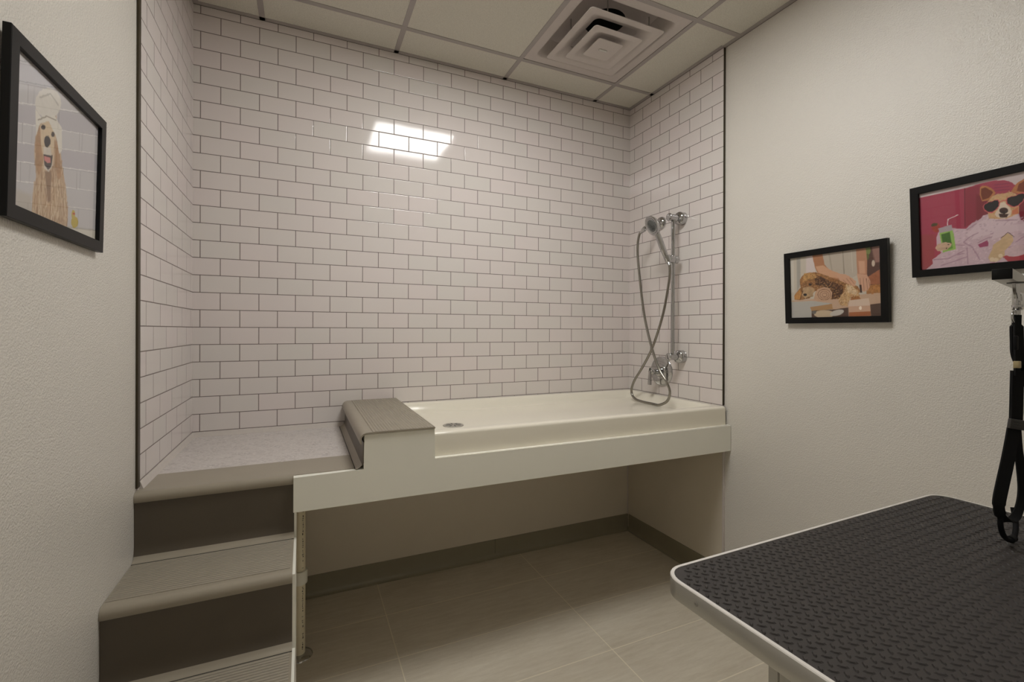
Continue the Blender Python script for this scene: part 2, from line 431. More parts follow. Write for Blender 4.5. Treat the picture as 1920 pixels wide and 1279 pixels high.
def sq(cx, cy, h, r, z, k=6): return [(x, y, z) for x, y in rrect(cx-h, cy-h, cx+h, cy+h, r, k)]
t = thing('air_diffuser', 'square white metal ceiling air diffuser with three stepped rings', 'air vent', (70.3, -20.35, CZ))
cx, cy = 70.3, -20.35
bm = N(); loft(bm, [sq(cx, cy, 11.5, 0.3, CZ+0.10), sq(cx, cy, 9.8, 1.2, CZ+0.10), sq(cx, cy, 9.55, 1.3, CZ+0.25), sq(cx, cy, 9.2, 1.4, CZ+1.0), sq(cx, cy, 8.6, 1.6, CZ+2.4), sq(cx, cy, 8.0, 1.8, CZ+3.0)])
loft(bm, [sq(cx, cy, 11.5, 0.3, CZ+0.16), sq(cx, cy, 11.5, 0.3, CZ+0.10)])
obj('face_frame', bm, 'diffuser', t, 50)
bm = N()   # back pan with the round duct opening
n = 28
outer = [(x, y, CZ+3.0) for x, y in rrect(cx-8.05, cy-8.05, cx+8.05, cy+8.05, 1.8, 6)]
circ = [(cx+3.9*math.cos(2*math.pi*(k+0.5)/28), cy-0.6+3.9*math.sin(2*math.pi*(k+0.5)/28), CZ+3.3) for k in range(28)]
loft(bm, [outer, circ]); obj('back_pan', bm, 'diffuser', t, 60)
bm = N(); loft(bm, [[(x, y, CZ+3.3) for x, y, z in circ], [(x, y, CZ+7.5) for x, y, z in circ]], cap1=True); obj('duct_collar', bm, 'duct', t, 50)
for h, ho, nm in ((8.1, 0.0, 'outer_ring'), (5.35, 0.0, 'middle_ring')):
    bm = N(); z0 = CZ-0.8 - (0.7 if nm == 'middle_ring' else 0)
    loft(bm, [sq(cx, cy, h, 0.6, z0+0.10), sq(cx, cy, h, 0.6, z0), sq(cx, cy, h-1.05, 0.7, z0-0.02), sq(cx, cy, h-1.5, 0.8, z0+0.15), sq(cx, cy, h-2.3, 1.0, z0+0.8), sq(cx, cy, h-3.3, 1.1, z0+1.15),
              sq(cx, cy, h-3.3, 1.1, z0+1.22), sq(cx, cy, h-2.3, 1.0, z0+0.89), sq(cx, cy, h-1.5, 0.8, z0+0.24), sq(cx, cy, h-1.05, 0.7, z0+0.07), sq(cx, cy, h, 0.6, z0+0.10)])
    obj(nm, bm, 'diffuser', t, 50)
bm = N(); z0 = CZ-1.75; loft(bm, [sq(cx, cy, 2.8, 0.5, z0+0.12), sq(cx, cy, 2.8, 0.5, z0), sq(cx, cy, 0.9, 0.4, z0-0.01)], cap0=True, cap1=True); c_pl = obj('centre_plate', bm, 'diffuser', t, 50)
bm = N(); box(bm, (cx-0.9, cy-0.25, z0-0.14), (cx+0.9, cy+0.25, z0-0.01), 0.1); obj('centre_clip', bm, 'light_frame', c_pl)
for dx, dy in ((-6.6, 1.0), (0, 7.2), (3.3, 6.6), (6.8, 1.5), (-3.2, -5.9), (6.5, -5.5)):
    bm = N(); tube(bm, [(cx+dx, cy+dy, CZ+0.3), (cx+dx, cy+dy, CZ+3.1)], 0.11, 8); obj('hanger_rod', bm, 'steel', t)

# ================================================================ steps, landing and covered block
t = thing('entry_steps', 'taupe vinyl covered steps and landing rising to the tub', 'stairs', (8, -44, 0))
SX0, SX1 = DL+0.02, 16.42
lev = [(32.0, -29.62), (24.2, -39.3), (16.15, -48.7), (8.05, -58.1)]
back = [-22.2, -29.6, -39.2, -48.6]
def nose(yn, z, r=0.72):
    pts = [(yn+r+0.25, z)]
    for k in range(1, 8):
        a = math.radians(90+80*k/7*1.0); pts.append((yn+r+math.cos(a)*r, z-r+math.sin(a)*r))
    pts += [(yn+0.02, z-0.95), (yn+0.10, z-1.15)]
    return pts
for i, (z, yn) in enumerate(lev):
    bm = N()
    x1 = SX1
    prof = [(back[i], z)] + nose(yn, z)
    sheet(bm, prof, 0, SX0, x1, 0.16)
    tr = obj('tread' if i else 'landing_edge', bm, 'nosing', t, 50)
    if i:
        bm = N(); box(bm, (SX0+0.1, yn+1.25, z-0.02), (x1-0.25, back[i]-0.15, z+0.03)); obj('ribbed_insert', bm, 'tread', tr, 0)
    else:
        bm = N(); box(bm, (SX1, back[0]-7.25, z-0.16), (24.75, back[0], z+0.002)); obj('landing_edge', bm, 'nosing', t, 0)
    # riser with its coved foot, the foot lighter to paint the light it catches
    zl = (lev[i+1][0] if i < 3 else 0.0)
    f = yn+0.28
    pr0 = [(f, z-0.98), (f, zl+1.7), (f-0.03, zl+1.3), (f-0.1, zl+0.9), (f-0.22, zl+0.58), (f-0.38, zl+0.33), (f-0.56, zl+0.17), (f-0.72, zl+0.08), (f-0.95, zl+0.05)]
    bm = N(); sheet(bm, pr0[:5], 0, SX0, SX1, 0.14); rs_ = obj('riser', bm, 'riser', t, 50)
    bm = N(); sheet(bm, pr0[4:], 0, SX0, SX1, 0.05); obj('lit_cove_foot', bm, 'nosing', rs_, 60)
    bm = N(); box(bm, (SX0, f-1.03, zl+0.0), (SX1, f-0.94, zl+0.05)); obj('seam_shadow', bm, 'dark', rs_, 0)  # dark joint strip, also painting the shadow line at the toe
bm = N(); box(bm, (DL+0.02, -22.2, 31.4), (24.75, -0.02, 32.0)); obj('landing_top', bm, 'speck', t, 0)
bm = N()     # white side board of the stair
pp = [(-28.9, 0), (-58.0, 0), (-58.0, 7.8), (-48.6, 7.8), (-48.6, 15.9), (-39.1, 15.9), (-39.1, 23.95), (-29.35, 23.95), (-29.35, 31.7), (-28.9, 31.7)]
prism(bm, pp, 0, SX1, SX1+0.28); obj('side_board', bm, 'fascia', t, 0)
bm = N()     # carcass
box(bm, (DL+0.02, -29.1, 0), (15.9, -0.3, 31.39)); box(bm, (15.9, -29.1, 30.0), (24.6, -0.3, 31.39))
for (z, yn), yb in zip(lev[1:], (-29.1, -38.8, -48.3)): box(bm, (DL+0.02, yn+0.5, 0), (SX1-0.02, yb, z-0.2))
obj('carcass', bm, 'panel', t, 0)

t = thing('step_block', 'raised taupe vinyl covered block between landing and tub', 'step', (29.5, -15, 32))
bm = N(); box(bm, (25.0, -29.4, 32.05), (34.5, -0.05, 36.6)); obj('block_core', bm, 'fascia', t, 0)
bm = N(); prof = [(34.62, 36.85), (25.4, 36.85)]
for k in range(1, 9):
    a = math.radians(90+10*k); prof.append((25.35+0.85*math.cos(a)*1.15, 36.0+0.85*math.sin(a)))
prof += [(24.36, 35.7), (24.44, 35.35)]
sheet(bm, prof, 1, -30.5, -0.08, -0.2 if False else 0.2); cap = obj('block_cover', bm, 'nosing', t, 50)
bm = N(); box(bm, (26.0, -30.35, 36.84), (34.6, -0.1, 36.89)); obj('ribbed_insert', bm, 'blocktop', cap, 0)
bm = N(); sheet(bm, [(24.82, 35.6), (24.82, 33.3), (24.78, 32.9), (24.66, 32.55)], 1, -30.2, -0.08, 0.14)
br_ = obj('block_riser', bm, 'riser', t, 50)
bm = N(); sheet(bm, [(24.66, 32.55), (24.42, 32.28), (24.12, 32.1), (23.85, 32.04)], 1, -30.1, -0.08, 0.05); obj('lit_cove_foot', bm, 'nosing', br_, 60)  # lighter vinyl paints the light on the block's cove
bm = N(); box(bm, (23.78, -29.8, 32.0), (23.86, -0.1, 32.05)); obj('seam_shadow', bm, 'dark', br_, 0)  # dark strip for the joint and the shadow along it

# ================================================================ painted front board and tub deck
t = thing('front_board', 'long cream painted board carrying the tub front, stepped up at left', 'fascia', (55, -29.8, 27.4))
bm = N()
prism(bm, [(16.33, 27.45), (DR-0.05, 27.3), (DR-0.05, 32.28), (34.6, 32.28), (34.6, 36.6), (24.92, 36.6), (24.92, 31.92), (16.33, 31.92)], 1, -30.3, -29.35)
es = [e for e in bm.edges]; bmesh.ops.bevel(bm, geom=es, offset=0.05, segments=1, affect='EDGES')
obj('board', bm, 'fascia', t, 30)
bm = N(); box(bm, (25.0, -29.34, 30.6), (DR-0.1, -0.02+0.3, 31.9)); box(bm, (34.7, -29.34, 31.9), (DR-0.1, -28.9, 32.2)); obj('deck', bm, 'panel', t, 0)
bm = N()
for x in (44, 56, 68, 80): box(bm, (x-0.75, -29.3, 27.6), (x+0.75, 0, 30.6))
obj('joists', bm, 'panel', t, 0)

# ================================================================ tub
t = thing('bathtub', 'shallow white acrylic washing tub with low curb and floor drain', 'tub', (63, -15, 32))
RZ = 35.8; X0, X1 = 34.62, 93.16; YB = -0.04; YFr = -29.3
def smooth(a): a = max(0, min(1, a)); return a*a*(3-2*a)
def tubz(x, y):
    dB = (-y) - 0.9; dF = (y - YFr) - 1.7; dR = (X1 - x) - 0.9; dL = (x - X0) + 0.4
    def wv(d, L): return smooth(d/L)
    f = wv(dB, 2.2)*wv(dF, 1.9)*wv(dR, 2.2)*wv(dL, 1.6)
    dd = math.hypot(x-41.6, y+16.3)
    return RZ - 1.72*f - 0.28*f*max(0, 1-dd/50)
def lin_s(a, b, n): return [a+(b-a)*i/n for i in range(n+1)]
xsT = sorted(set(lin_s(X0, X0+2, 10)+lin_s(X0+2, X1-4, 60)+lin_s(X1-4, X1, 18)))
ysT = sorted(set(lin_s(YB, -4, 18)+lin_s(-4, YFr+5, 30)+lin_s(YFr+5, YFr+0.5, 22)), reverse=True)
bm = N(); rows = []
for y in ysT: rows.append([bm.verts.new((x, y, tubz(x, y))) for x in xsT])
for k in range(1, 7):
    a = math.radians(15*k); rows.append([bm.verts.new((x, YFr+0.5-0.5*math.sin(a), RZ-0.5+0.5*math.cos(a))) for x in xsT])
rows.append([bm.verts.new((x, YFr-0.02, 34.0)) for x in xsT]); rows.append([bm.verts.new((x, YFr-0.05, 32.25)) for x in xsT])
rows.append([bm.verts.new((x, YFr-0.75, 32.31)) for x in xsT]); rows.append([bm.verts.new((x, YFr-0.95, 32.31)) for x in xsT])
for A, B in zip(rows, rows[1:]):
    for k in range(len(xsT)-1): bm.faces.new((A[k], A[k+1], B[k+1], B[k]))
obj('tub_basin', bm, 'tub', t, 40)
bm = N(); zd = tubz(41.66, -16.35); lathe(bm, [(0.02, 1.85), (0.10, 1.8), (0.14, 1.5), (0.12, 0.4), (0.12, 0)], (41.66, -16.35, zd), (0, 0, 1), 32)
st = obj('drain_strainer', bm, 'steel', t, 40)
bm = N()
for k in range(8):
    a = 2*math.pi*k/8; c, s_ = math.cos(a), math.sin(a)
    M_ = Matrix.Translation((41.66+c*0.95, -16.35+s_*0.95, zd+0.14)) @ Matrix.Rotation(a, 4, 'Z')
    box(bm, (-0.45, -0.09, 0), (0.45, 0.09, 0.012), M=M_)
obj('drain_slot', bm, 'duct', st, 0)

# ================================================================ drain pipe beside the steps
t = thing('drain_pipe', 'cream plastic drain pipe beside the steps under the tub', 'pipe', (17.0, -16, 0))
bm = N(); tube(bm, [(17.0, -16, 0.02), (17.0, -16, 30.5)], 0.84, 28); pp_ = obj('pipe', bm, 'pvc', t, 60)
bm = N(); lathe(bm, [(0, 1.95), (0.06, 1.92), (0.28, 1.6), (0.42, 1.05), (0.45, 0.86)], (17.0, -16, 0.01), (0, 0, 1), 36); obj('floor_flange', bm, 'chrome', t, 50)
bm = N(); lathe(bm, [(0, 0.86), (0, 1.1), (0.05, 1.14), (1.95, 1.14), (2.0, 1.1), (2.0, 0.86)], (17.0, -16, 11.3), (0, 0, 1), 36); obj('pipe_clamp', bm, 'fascia', t, 40)
bm = N(); rr = random.Random(3); z = 1.2
while z < 29.5:
    h = rr.uniform(0.12, 0.34)
    if not 11 < z < 13.4 and rr.random() < 0.85:
        for q in range(2):
            a = math.radians(-62 + rr.uniform(-4, 5)+q*5); a2 = a + math.radians(rr.uniform(3, 6))
            vs = [bm.verts.new((17+0.846*math.cos(x), -16+0.846*math.sin(x), zz)) for x, zz in ((a, z), (a2, z), (a2, z+h), (a, z+h))]
            bm.faces.new(vs)
    z += h + rr.uniform(0.06, 0.16)
obj('printed_marking', bm, 'print_black', pp_, 0)

# ================================================================ shower fittings on the right tile wall
t = thing('slide_bar', 'vertical chrome slide bar fixed to the right tiled wall', 'shower bar', (90.5, -17.95, 75.1))
bm = N(); tube(bm, [(90.5, -17.95, 44.4), (90.5, -17.95, 75.7)], 0.44, 24); obj('bar', bm, 'chrome', t, 60)
for z in (75.15, 45.0):
    bm = N(); lathe(bm, [(0, 0.01), (0.0, 0.5), (0.12, 0.8), (0.2, 0.85), (0.34, 0.85), (0.36, 0.74), (0.5, 0.72), (2.5, 0.72), (2.6, 0.9), (2.7, 1.25), (2.95, 1.42), (3.3, 1.42), (3.3, 0)], (W-3.3-0.8, -17.95, z), (1, 0, 0), 32)
    lathe(bm, [(0, 1.42), (0.5, 1.38), (0.8, 1.42)], (W-0.8, -17.95, z), (1, 0, 0), 32); obj('bracket', bm, 'chrome', t, 40)
bm = N(); lathe(bm, [(0, 0), (0.0, 0.45), (0.15, 0.68), (0.4, 0.8), (1.6, 0.84), (1.62, 0.78), (1.7, 0.78), (1.72, 0.84), (2.7, 0.84), (3.0, 0.6), (3.05, 0)], (88.9, -17.95, 66.1), (1, 0, 0), 28); sl = obj('slider', bm, 'chrome', t, 40)
bm = N(); lathe(bm, [(-0.75, 0.5), (-0.72, 0.62), (0.5, 0.72), (0.75, 0.7), (0.75, 0.5)], (88.35, -18.6, 66.0), (-0.38, 0.05, 0.92), 24); obj('holder', bm, 'chrome', sl, 40)

t = thing('hand_shower', 'chrome hand shower resting in the slide bar holder', 'shower head', (88.3, -18.6, 66.0))
nrm = Vector((-0.893, 0.159, -0.41)).normalized(); hc = Vector((84.6, -17.95, 72.8))
pA = Vector((88.45, -18.6, 65.5)); pB = hc - nrm*0.95 - Vector((0, 0, 1.0))
pts = catmull([pA, pA.lerp(pB, .33)+Vector((-.12, 0, .1)), pA.lerp(pB, .66)+Vector((-.1, 0, .2)), pB, hc-nrm*0.85+Vector((0, 0, .3))], 8)
rad = [0.46+0.17*math.sin(math.pi*min(1, i/(len(pts)*0.75)))**1.0 for i in range(len(pts))]
bm = N(); tube(bm, pts, rad, 20); obj('handle', bm, 'chrome', t, 60)
bm = N(); lathe(bm, [(-1.35, 0.0), (-1.3, 0.75), (-1.05, 1.25), (-0.75, 1.75), (-0.35, 2.05), (-0.05, 2.12), (0.1, 2.1), (0.14, 1.95), (0.08, 1.85), (0.08, 0)], hc, nrm, 40); hd = obj('head', bm, 'chrome', t, 40)
bm = N(); a1 = nrm.orthogonal().normalized(); a2 = nrm.cross(a1)
lathe(bm, [(0.08, 1.35), (0.11, 1.33), (0.11, 1.18), (0.08, 1.16)], hc, nrm, 36)
for R_, n_ in ((0.45, 8), (0.85, 14), (1.58, 26)):
    for k in range(n_):
        a = 2*math.pi*k/n_; lathe(bm, [(0.07, 0.075), (0.17, 0.055), (0.17, 0)], hc+(a1*math.cos(a)+a2*math.sin(a))*R_, nrm, 6)
obj('nozzles', bm, 'nozzle', hd, 40)

t = thing('shower_outlet', 'round chrome wall outlet behind the hand shower head', 'water outlet', (W, -11.55, 75.6))
bm = N(); lathe(bm, [(0, 1.4), (0.2, 1.42), (0.55, 1.3), (0.85, 0.95), (1.0, 0.55), (1.05, 0.4)], (W, -11.55, 75.6), (-1, 0, 0), 32); obj('wall_flange', bm, 'chrome', t, 50)
bm = N(); tube(bm, catmull([(W-0.5, -11.55, 75.6), (91.2, -11.55, 75.6), (89.7, -11.6, 75.3), (88.8, -11.7, 74.6), (88.3, -11.78, 73.95)], 6), 0.4, 18); obj('arm', bm, 'chrome', t, 60)
bm = N(); lathe(bm, [(0, 0.35), (0, 0.5), (0.35, 0.55), (0.8, 0.52), (1.1, 0.42), (1.15, 0.3)], (88.35, -11.75, 74.1), Vector((-0.35, 0.55, -0.62)), 8); obj('hose_nut', bm, 'chrome', t, 20)

HOSE = [[88.0, -11.81, 73.5], [87.9, -10.12, 72.72], [87.8, -9.62, 69.12], [87.7, -10.51, 62.87], [87.5, -12.32, 54.27], [87.3, -14.84, 47.4], [87.3, -17.19, 42.65], [87.4, -19.33, 40.0], [87.6, -20.21, 37.84], [87.9, -19.13, 35.77], [88.2, -16.41, 34.5], [88.3, -13.95, 34.42], [88.3, -10.96, 34.42], [88.5, -7.94, 34.75], [88.6, -6.65, 36.2], [88.6, -7.6, 38.75], [88.6, -10.56, 42.35], [88.6, -13.88, 47.11], [88.6, -17.0, 54.15], [88.5, -18.83, 60.91], [88.4, -19.2, 64.02], [88.45, -18.6, 65.6]]
t = thing('shower_hose', 'looped ribbed metal shower hose crossing itself and touching the tub floor', 'hose', (88.3, -13.9, 34.1))
P0 = catmull(HOSE, 14)
dist = [0]
for a, c in zip(P0, P0[1:]): dist.append(dist[-1]+(c-a).length)
pts = []; rad = []; q = 0.0; j = 0; step = 0.085; m = 0
while q < dist[-1]:
    while dist[j+1] < q: j += 1
    f_ = (q-dist[j])/(dist[j+1]-dist[j]); pts.append(P0[j].lerp(P0[j+1], f_)); rad.append(0.29 if m % 2 else 0.255); q += step; m += 1
bm = N(); tube(bm, pts, rad, 10); obj('hose', bm, 'hose', t, 80)
for p, d in ((P0[0], P0[3]-P0[0]), (P0[-1], P0[-4]-P0[-1])):
    bm = N(); lathe(bm, [(-0.15, 0.3), (-0.1, 0.4), (0.9, 0.36), (1.3, 0.32), (1.3, 0.2)], p, d, 16); obj('hose_end', bm, 'chrome', t, 40)

t = thing('shower_valve', 'round chrome shower valve plate with lever handle low on tiles', 'valve', (W, -11.72, 41.25))
c0 = (W, -11.72, 41.25)
bm = N(); lathe(bm, [(0, 3.45), (0.12, 3.45), (0.24, 3.35), (0.34, 3.0), (0.42, 1.75), (0.52, 1.7), (0.62, 1.55), (0.62, 1.3)], c0, (-1, 0, 0), 56); pl_ = obj('valve_plate', bm, 'chrome', t, 40)
bm = N(); lathe(bm, [(0.5, 1.1), (1.1, 1.05), (1.2, 0.95), (1.25, 0.55), (2.6, 0.5), (2.7, 0.62), (3.3, 0.62), (3.45, 0.5), (3.5, 0)], c0, (-1, 0, 0), 32); hb = obj('hub', bm, 'chrome', t, 40)
bm = N(); pts = catmull([(90.0, -11.7, 42.1), (89.85, -11.68, 41.0), (89.75, -11.66, 39.6), (89.7, -11.65, 38.3)], 5)
ribbon(bm, pts, [0.7+0.25*i/len(pts) for i in range(len(pts))], 0.5, (0, 1, 0)); bmesh.ops.bevel(bm, geom=list(bm.edges), offset=0.07, segments=2, affect='EDGES'); obj('lever', bm, 'chrome', t, 50)

# ================================================================ grooming table
t = thing('grooming_table', 'black ribbed rubber topped grooming table with silver metal edge', 'table', (64, -79.3, 0))
TZ = 31.9; TM = Matrix.Translation((43.02, -66.3, 0)) @ Matrix.Rotation(math.radians(0.9), 4, 'Z')
TL, TW = 41.8, 26.2
def tp(x, y, z): return (TM @ Vector((x, -y, z)))[:]
def tl(inset, z, r):
    return [tp(x, y, z) for x, y in rrect(inset, inset, TL-inset, TW-inset, max(r-inset, 0.3), 8)]
bm = N(); r = 1.9
loft(bm, [tl(0.9, TZ-1.45, r), tl(0.03, TZ-1.45, r), tl(0.0, TZ-1.38, r), tl(0, TZ-0.08, r), tl(0.05, TZ, r), tl(0.30, TZ, r), tl(0.32, TZ-0.08, r)]); fr = obj('edge_frame', bm, 'alu', t, 40)
bm = N(); loft(bm, [tl(-0.005, TZ-0.07, r), tl(0.05, TZ+0.006, r), tl(0.29, TZ+0.006, r), tl(0.3, TZ-0.05, r)]); obj('edge_lip', bm, 'alu_edge', fr, 40)
bm = N(); lathe(bm, [(0, 0.17), (0.04, 0.17), (0.06, 0.08), (0.0, 0.05), (0.0, 0)], tp(-0.01, 3.6, TZ-0.72), (-1, 0, 0), 16); obj('screw', bm, 'steel', fr, 40)
bm = N(); loft(bm, [tl(0.31, TZ-0.9, r), tl(0.31, TZ-0.04, r)], cap0=True, cap1=True)
# raised diamond tread pattern moulded in the mat
def lozenge(bm, x, y, a, L=0.33, wd=0.11, h=0.085):
    c, s_ = math.cos(a), math.sin(a); base = []; top = []
    for (u, v) in ((-L, 0), (-L*0.5, -wd), (L*0.5, -wd), (L, 0), (L*0.5, wd), (-L*0.5, wd)):
        base.append(bm.verts.new(tp(x+u*c-v*s_, y+u*s_+v*c, TZ-0.045)))
        top.append(bm.verts.new(tp(x+(u*c-v*s_)*0.66, y+(u*s_+v*c)*0.62, TZ-0.04+h)))
    for k in range(6): bm.faces.new((base[k], base[(k+1) % 6], top[(k+1) % 6], top[k]))
    bm.faces.new(top)
p = 0.86; ny = int((TW-1.2)/p*2); nx = int((TL-1.2)/p*2)
for j in range(ny+1):
    for i in range(nx+1):
        x = 0.62+i*p/2; y = 0.62+j*p/2
        if (i+j) % 2: continue
        if (x < 2 or x > TL-2) and (y < 2 or y > TW-2):
            cxx = 2 if x < 2 else TL-2; cyy = 2 if y < 2 else TW-2
            if math.hypot(x-cxx, y-cyy) > 1.3: continue
        lozenge(bm, x, y, math.radians(45 if j % 2 else -45))
obj('rubber_mat', bm, 'matblack', t, 30)
for (x, y) in ((2.2, 9.2), (2.2, 17.0), (TL-3.2, 9.2), (TL-3.2, 17.0)):
    bm = N()
    prof = [(-.95, -.95), (-.35, -.95), (-.35, -.75), (-.2, -.7), (.2, -.7), (.35, -.75), (.35, -.95), (.95, -.95), (.95, -.35), (.75, -.35), (.7, -.2), (.7, .2), (.75, .35), (.95, .35), (.95, .95), (.35, .95), (.35, .75), (.2, .7), (-.2, .7), (-.35, .75), (-.35, .95), (-.95, .95), (-.95, .35), (-.75, .35), (-.7, .2), (-.7, -.2), (-.75, -.35), (-.95, -.35)]
    prism(bm, [tp(x+a, y+b_, 0)[:2] for a, b_ in prof], 2, 1.6, TZ-1.42); obj('leg', bm, 'alu', t, 20)
for x in (2.2, TL-3.2):
    bm = N(); box(bm, (x-1, -22.5, 0.5), (x+1, -3.5, 1.7), 0.15, M=TM); ft = obj('foot', bm, 'alu', t, 30)
    for y in (4.6, 21.4):
        bm = N(); lathe(bm, [(0, 0.9), (0.35, 0.95), (0.5, 0.6)], tp(x, y, 0), (0, 0, 1), 20); obj('foot_pad', bm, 'dark', ft, 40)
bm = N(); box(bm, (1.6, -TW+1.6, TZ-1.2), (TL-1.6, -1.6, TZ-0.92), 0.1, M=TM); obj('underboard', bm, 'dark', t, 0)

# ================================================================ arm clamped to the far end of the table, and the harness
t = thing('harness_bracket', 'silver square tube bracket with black end cap, harness hanging from it', 'bracket', (93.4, -70.8, 55.5))
d = Vector((0.974, 0.228, 0)).normalized(); sd = Vector((d.y, -d.x, 0)); e0 = Vector((70.55, -76.1, 55.48))
def beam(bm, p, q, hw, hh, side, up=Vector((0, 0, 1)), bev=0.06):
    dr = (q-p).normalized(); M_ = Matrix((dr, side, up)).transposed().to_4x4(); M_.translation = p
    box(bm, (0, -hw, -hh), ((q-p).length, hw, hh), bev, 2, M_)
e1 = e0 + d*23.4
bm = N(); beam(bm, e0+d*0.12, e1, 0.6, 0.44, sd); obj('arm_tube', bm, 'alu', t, 30)
bm = N(); beam(bm, e0, e0+d*0.14, 0.6, 0.44, sd, bev=0.04); obj('end_cap', bm, 'frame', t, 30)
bm = N(); box(bm, (DR-0.3, -72.4, 53.6), (DR-0.01, -69.1, 57.4), 0.08); obj('wall_plate', bm, 'alu', t, 30)
bm = N(); hk = Vector((73.45, -76, 54.95)); hk = Vector((73.5, -76.0, 55.0))
lathe(bm, [(0, 0.62), (0.1, 0.6), (0.12, 0.2)], (75.0, -75.5, 55.05), (0, 0, -1), 20); obj('eye_plate', bm, 'plastic', t, 40)

def PY(L, y=-76.0, dy=0.0): return [(x, y+dy*i, z) for i, (x, z) in enumerate(L)]
t = thing('grooming_harness', 'black webbing grooming harness hanging by a metal snap from the arm', 'harness', (73.3, -75.9, 54.9))
fx = Vector((0.85, -0.5, 0)).normalized()      # width of the webbing
obj_ = obj
def obj(name, bm, m, parent=None, smooth=35, origin=None, recalc=True):
    if parent is t:
        for v in bm.verts: v.co = Vector((v.co.x+1.5, v.co.y+0.5, (v.co.z-54.95)*1.027+55.0))
    return obj_(name, bm, m, parent, smooth, origin, recalc)
bm = N(); yy = hk.y
prism(bm, [(72.95, 55.0), (73.8, 55.0), (73.95, 54.2), (73.95, 53.3), (73.5, 53.4), (73.15, 54.1)], 1, yy-0.12, yy+0.12)
bmesh.ops.bevel(bm, geom=list(bm.edges), offset=0.04, segments=2, affect='EDGES')
tube(bm, [(73.5, yy, 53.6), (73.48, yy, 52.2)], 0.13, 12); tube(bm, [(73.95, yy, 53.9), (73.92, yy, 52.1)], 0.14, 12)
lathe(bm, [(0, 0.2), (0.05, 0.36), (0.25, 0.36), (0.3, 0.24), (0.4, 0.36), (0.5, 0.3)], (73.68, yy, 53.1), (0, 0, -1), 20)
tube(bm, [(74.1, yy, 53.9), (74.3, yy, 53.75), (74.3, yy, 53.4)], 0.12, 10); obj('snap_hook', bm, 'chrome', t, 40)
bm = N(); ring = [(73.25+0.55*math.cos(a), yy, 52.0+0.5*math.sin(a)) for a in [2*math.pi*k/20 for k in range(21)]]
tube(bm, ring, 0.09, 10, caps=False); obj('ring', bm, 'chrome', t, 60)
bm = N(); ribbon(bm, catmull([(73.6, yy, 52.2), (73.55, yy, 51.2), (73.62, yy, 50.0), (73.75, yy, 48.9), (74.35, yy-.1, 48.0), (75.5, yy-.2, 47.2), (77.2, yy-.5, 46.9)], 6), [0.6]*6+[0.95]*24+[1.0]*7, 0.22, fx); obj('strap', bm, 'web', t, 40)
bm = N(); ribbon(bm, catmull([(73.3, yy-.1, 52.0), (73.1, yy-.15, 50.7), (73.05, yy-.2, 49.0), (73.1, yy-.2, 47.0)], 6), 0.42, 0.2, fx); obj('strap', bm, 'web', t, 40)
bm = N(); box(bm, (72.55, yy-.35, 49.2), (72.95, yy-.1, 50.4), 0.08); obj('strap_keeper', bm, 'web', t, 40)
bm = N(); box(bm, (72.72, yy-.42, 47.65), (73.25, yy-.05, 48.25), 0.05); obj('strap_buckle', bm, 'brass', t, 40)
bm = N(); ribbon(bm, catmull([(73.38, yy-.1, 47.4), (73.32, yy-.1, 46.0), (73.25, yy-.1, 44.2), (73.15, yy-.1, 42.7)], 6), 0.9, 0.26, fx); obj('strap', bm, 'web', t, 40)
bm = N(); ribbon(bm, catmull([(77.5, yy-.6, 49.5), (75.6, yy-.3, 48.2), (74.6, yy-.2, 47.2), (74.8, yy-.3, 46.4), (76.4, yy-.4, 45.6)], 6), 0.9, 0.2, (0.3, -.2, 1)); obj('strap', bm, 'web', t, 40)
bm = N(); M_ = Matrix.Translation((72.95, yy-.32, 42.85)) @ Matrix.Rotation(math.radians(-30), 4, 'Z') @ Matrix.Rotation(math.radians(8), 4, 'Y')
box(bm, (-0.74, -0.16, -0.42), (0.74, 0.16, 0.42), 0.06, M=M_)
for z in (-0.2, 0.02, 0.24): box(bm, (-0.58, -0.2, z-0.05), (0.58, -0.15, z+0.05), 0.02, M=M_)
obj('slide_buckle', bm, 'plastic', t, 30)
bm = N(); LP = [(73.05, yy, 42.4), (72.6, yy, 41.2), (71.85, yy, 39.5), (71.0, yy, 37.8), (70.45, yy, 36.5), (70.6, yy, 35.6), (71.3, yy, 35.0), (72.5, yy, 34.6), (73.7, yy, 34.9), (74.5, yy, 35.9), (74.75, yy, 37.2), (74.45, yy, 38.9), (73.95, yy, 40.7), (73.65, yy, 42.4)]
ribbon(bm, catmull(LP, 6), [0.95]*26+[0.8]*6+[0.62]*47, 0.16, fx); obj('loop_strap', bm, 'web', t, 40)
bm = N(); tube(bm, catmull([(71.0, yy+.1, 35.3), (71.05, yy+.1, 34.4), (71.6, yy+.1, 33.5), (72.55, yy+.1, 32.95), (73.35, yy+.1, 32.9), (74.15, yy+.2, 33.4), (74.75, yy+.4, 34.1), (74.9, yy+.6, 35.2)], 6), 0.2, 10); obj('cord_loop', bm, 'web', t, 60)
bm = N(); lathe(bm, [(-.3, 0.1), (-.28, 0.3), (.28, 0.3), (.3, 0.1)], (73.2, yy+.1, 32.92), (1, 0, 0.1), 12); obj('cord_lock', bm, 'web', t, 40)

obj = obj_
